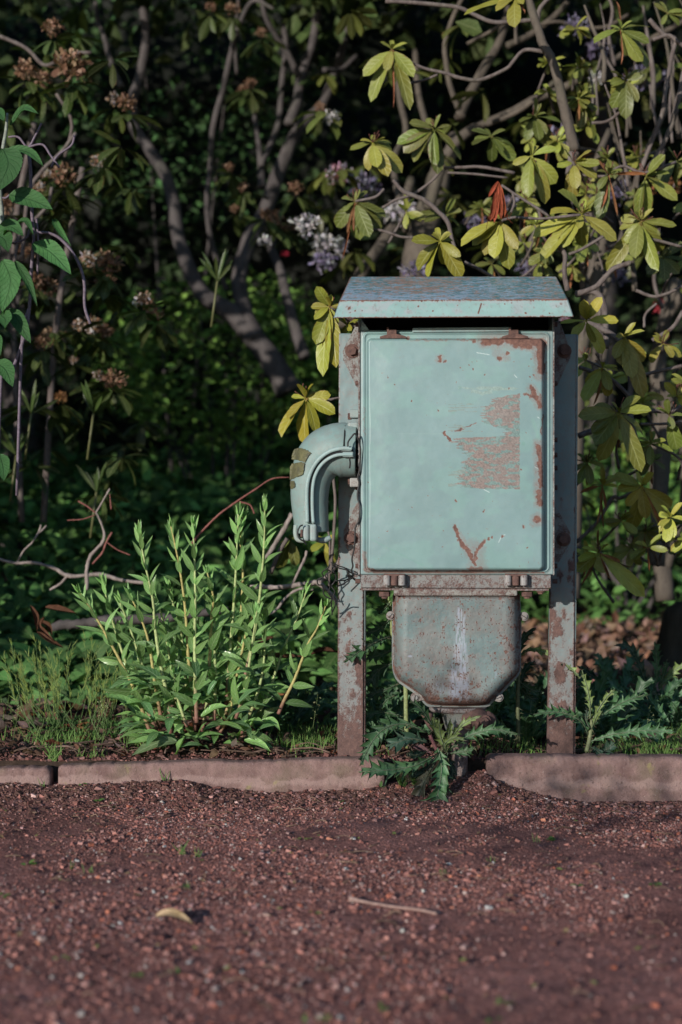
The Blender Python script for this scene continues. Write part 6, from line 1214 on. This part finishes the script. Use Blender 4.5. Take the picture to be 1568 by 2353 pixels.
branchy('bare_twig', 'upright forked red-tipped twig sticking out of the ground cover', 'twig', [([(400, 470), (400, 380), (420, 310), (470, 255), (480, 210), (460, 150), (440, 110)], [.006, .006, .0055, .005, .004, .0032, .0028]), ([(440, 120), (480, 50), (505, 5)], .0026), ([(440, 125), (380, 145), (310, 150)], .0018), ([(440, 115), (400, 85), (360, 62)], .0025), ([(425, 350), (470, 300), (490, 250), (515, 205)], .003), ([(490, 250), (540, 285), (600, 310)], .002), ([(505, 30), (512, 100)], .002)], c6, 4.75, M_TWIGL)
branchy('bare_twig', 'long thin red twig arching from the leafy clump up towards the elbow pipe', 'twig', [([(880, 260), (930, 200), (1000, 130), (1080, 70), (1170, 10), (1250, -40), (1330, -48)], [.0035, .0035, .003, .003, .0025, .002, .0015]), ([(1100, 65), (1150, 80), (1170, 120)], .0025)], c6, 4.6, M_STEM, (.22, .09, .09))
branchy('fallen_branch', 'pale bare branch running behind the leafy clump to the wire tangle', 'branch', [([(1150, 455), (1260, 458), (1350, 450), (1420, 440), (1470, 440), (1540, 510), (1560, 560)], [.006, .007, .007, .007, .008, .005, .004]), ([(1180, 600), (1260, 570), (1320, 500), (1380, 465), (1440, 470)], .004), ([(1470, 440), (1530, 380), (1560, 330)], .005), ([(1220, 330), (1290, 220), (1345, 120)], .007), ([(1340, 450), (1400, 330), (1410, 290)], .004)], c6, 4.45)
branchy('log', 'grey weathered log lying on the ground behind the leafy clump', 'log', [([(240, 640), (330, 628), (450, 615), (600, 605), (750, 600), (900, 580), (1050, 560)], [.014, .016, .016, .016, .015, .013, .01])], c6, 4.95, M_BARK)
b = Bag(); rs = np.random.RandomState(95)
for q, w_ in (([(225, 545), (290, 560), (365, 570)], .035), ([(170, 620), (210, 650), (225, 690)], .03), ([(180, 660), (230, 700), (300, 730)], .03), ([(215, 590), (200, 640), (260, 700)], .025), ([(150, 540), (180, 600), (180, 660)], .03), ([(1210, 760), (1300, 770), (1400, 765)], .03), ([(1430, 770), (1490, 755), (1560, 760)], .03), ([(1250, 700), (1200, 720), (1150, 750)], .03)):
    Q = pts_(q, 4.55, c6); Q[:, 1] += rs.uniform(-.1, .1); path_leaf(b, Q, w_, np.array((.11, .05, .032)), (rs.normal(0, .3), -.8, .7), 'lance', 20, 1.0, rs=rs)
tag(b.build('rust_leaves', M_DEAD), 'curled rust-red dead leaves lying in the bed behind the weeds', kind='stuff')
# stump
xs_ = np.linspace(0, 6.283, 48, endpoint=False); C = P(1615, 1500, 5.6); C[2] = bedz(C[0], C[1]); rings = []
for z, r in ((-.05, .30), (.0, .27), (.04, .22), (.09, .185), (.15, .17), (.21, .165), (.245, .155), (.262, .12), (.265, .0)):
    rr = r*(1+.16*np.sin(xs_*5+1)*max(0, 1-z*5)+.07*np.sin(xs_*3+2)+(fbm(np.cos(xs_)*3+5, np.sin(xs_)*3+5+z*6, 97, 3)-.5)*.25); rings.append(np.stack([C[0]+rr*np.cos(xs_), C[1]+rr*np.sin(xs_), C[2]+z+0*xs_+.02*np.sin(xs_*2)*(z > .2)], -1))
R_ = np.array(rings); m_ = 48; i = np.arange(len(rings)-1)[:, None]*m_+np.arange(m_)[None]; j = np.arange(len(rings)-1)[:, None]*m_+(np.arange(m_)[None]+1) % m_; Fq = np.stack([i, j, j+m_, i+m_], -1).reshape(-1, 4)
tag(mesh('tree_stump', R_.reshape(-1, 3), [Fq], M_STUMP, origin=C), 'dark mossy tree stump in the leaf litter at the right edge', 'tree stump')
# ---- small things on the path
q = P([804, 830, 900, 960, 1004], [2066, 2069, 2082, 2094, 2104], H*F/(np.array([2066, 2069, 2082, 2094, 2104])-1176)); q[:, 2] = pathz(q[:, 0], q[:, 1])+.006
V, F_ = sweep(q, [.0058, .0032, .0028, .0028, .0022], 8, 6, rough=.15); o = mesh('stick', V, F_, M_STEM, col=(.34, .23, .2), origin=q[0]); tag(o, 'thin straight brown stick lying on the path below the cabinet', 'stick')
yy = H*F/(2112-1176); b = Bag(); Q = P([358, 385, 415, 443], [2106, 2109, 2116, 2124], H*F/(np.array([2106, 2109, 2116, 2124])-1176)); Q[:, 2] = pathz(Q[:, 0], Q[:, 1])+np.array([.006, .012, .01, .006])
path_leaf(b, Q, .017, (.46, .34, .23), (0, -.8, .8), 'lance', 20, .35, rs=rs); tag(b.build('dry_leaf', M_DEAD, origin=Q[0]), 'small curled tan leaf lying on the path at the left', 'leaf')
b = Bag()
def weedy(px, py, n, h, kind, colr=(.10, .2, .05)):
    Y = H*F/(py-1176.); Y = min(Y, 3.84); x = (px-784)/F*Y; z = pathz(x, Y)
    if kind: b.leaves(np.tile((x, Y, z), (n, 1))+rs.normal(0, .004, (n, 3))*np.array((1, 1, 0)), np.stack([rs.normal(0, .35, n), rs.normal(0, .3, n), np.ones(n)], -1), (0, -1, .2), h*rs.uniform(.5, 1.2, n), .0018, droop=.5, prof='blade', nt=5, col=colr, rs=rs)
    else: b.leaves(np.tile((x, Y, z+.003), (n, 1))+rs.normal(0, .006, (n, 3))*np.array((1, 1, .2)), np.stack([rs.normal(0, 1, n), rs.normal(0, 1, n), .3+0*rs.rand(n)], -1), (0, -.3, 1), h*rs.uniform(.5, 1.1, n), h*.5, droop=.4, prof='ovate', nt=6, col=colr, rs=rs)
for a in ((418, 1960, 9, .035, 1), (455, 1965, 7, .025, 1), (165, 1990, 5, .02, 1), (205, 1995, 4, .02, 1), (432, 2035, 4, .02, 1), (70, 1982, 6, .016, 0), (228, 1845, 5, .02, 0), (262, 1850, 3, .012, 0), (190, 1810, 4, .014, 0), (1262, 1925, 6, .02, 0), (1235, 1930, 4, .02, 1), (1015, 2005, 7, .014, 1), (1130, 1975, 4, .015, 1), (1320, 2030, 6, .012, 0), (1505, 2030, 5, .013, 0), (875, 1822, 4, .018, 0), (320, 2245, 5, .012, 0), (383, 2235, 3, .012, 0), (875, 2312, 4, .012, 0), (740, 2338, 6, .012, 1), (150, 2205, 4, .01, 0), (10, 2060, 6, .014, 0), (1150, 2300, 5, .01, 1), (380, 1806, 6, .05, 1), (100, 1806, 4, .03, 1), (925, 1810, 40, .05, 1), (955, 1808, 30, .05, 1), (780, 1842, 3, .01, 0), (700, 2340, 5, .012, 1), (1130, 2345, 5, .01, 0), (1170, 2300, 4, .01, 0)): weedy(*a)
for k in range(420):
    Y = rs.uniform(2.0, 3.84)+0*k; Y = 3.84-(3.84-Y)*rs.rand()**.5; x = rs.uniform(-.24, .24)*Y; z = pathz(x, Y)+.003
    if k % 3: L_ = rs.uniform(.008, .04); a = rs.uniform(0, 3.1); b.tube([(x, Y, z), (x+math.cos(a)*L_*.5, Y+math.sin(a)*L_*.5, z+rs.uniform(0, .005)), (x+math.cos(a+.3)*L_, Y+math.sin(a+.3)*L_, z)], rs.uniform(.0006, .0013), np.array((.3, .2, .15))*rs.uniform(.5, 1.3), 4, 2)
    else: s_ = rs.uniform(.006, .016); b.leaves([(x, Y, z)], [rs.normal(0, 1, 3)*np.array((1, 1, .15))], [(rs.normal(0, .3), -.4, 1)], [s_], [s_*.6], droop=rs.uniform(-1, 1), fold=.2, nt=4, col=[np.array([(.3, .2, .12), (.18, .2, .07), (.22, .09, .06)][rs.randint(3)])], rs=rs)
tag(b.build('path_weeds', M_GRASS), 'tiny grass blades, seedlings and bits of twig scattered on the path', kind='stuff')
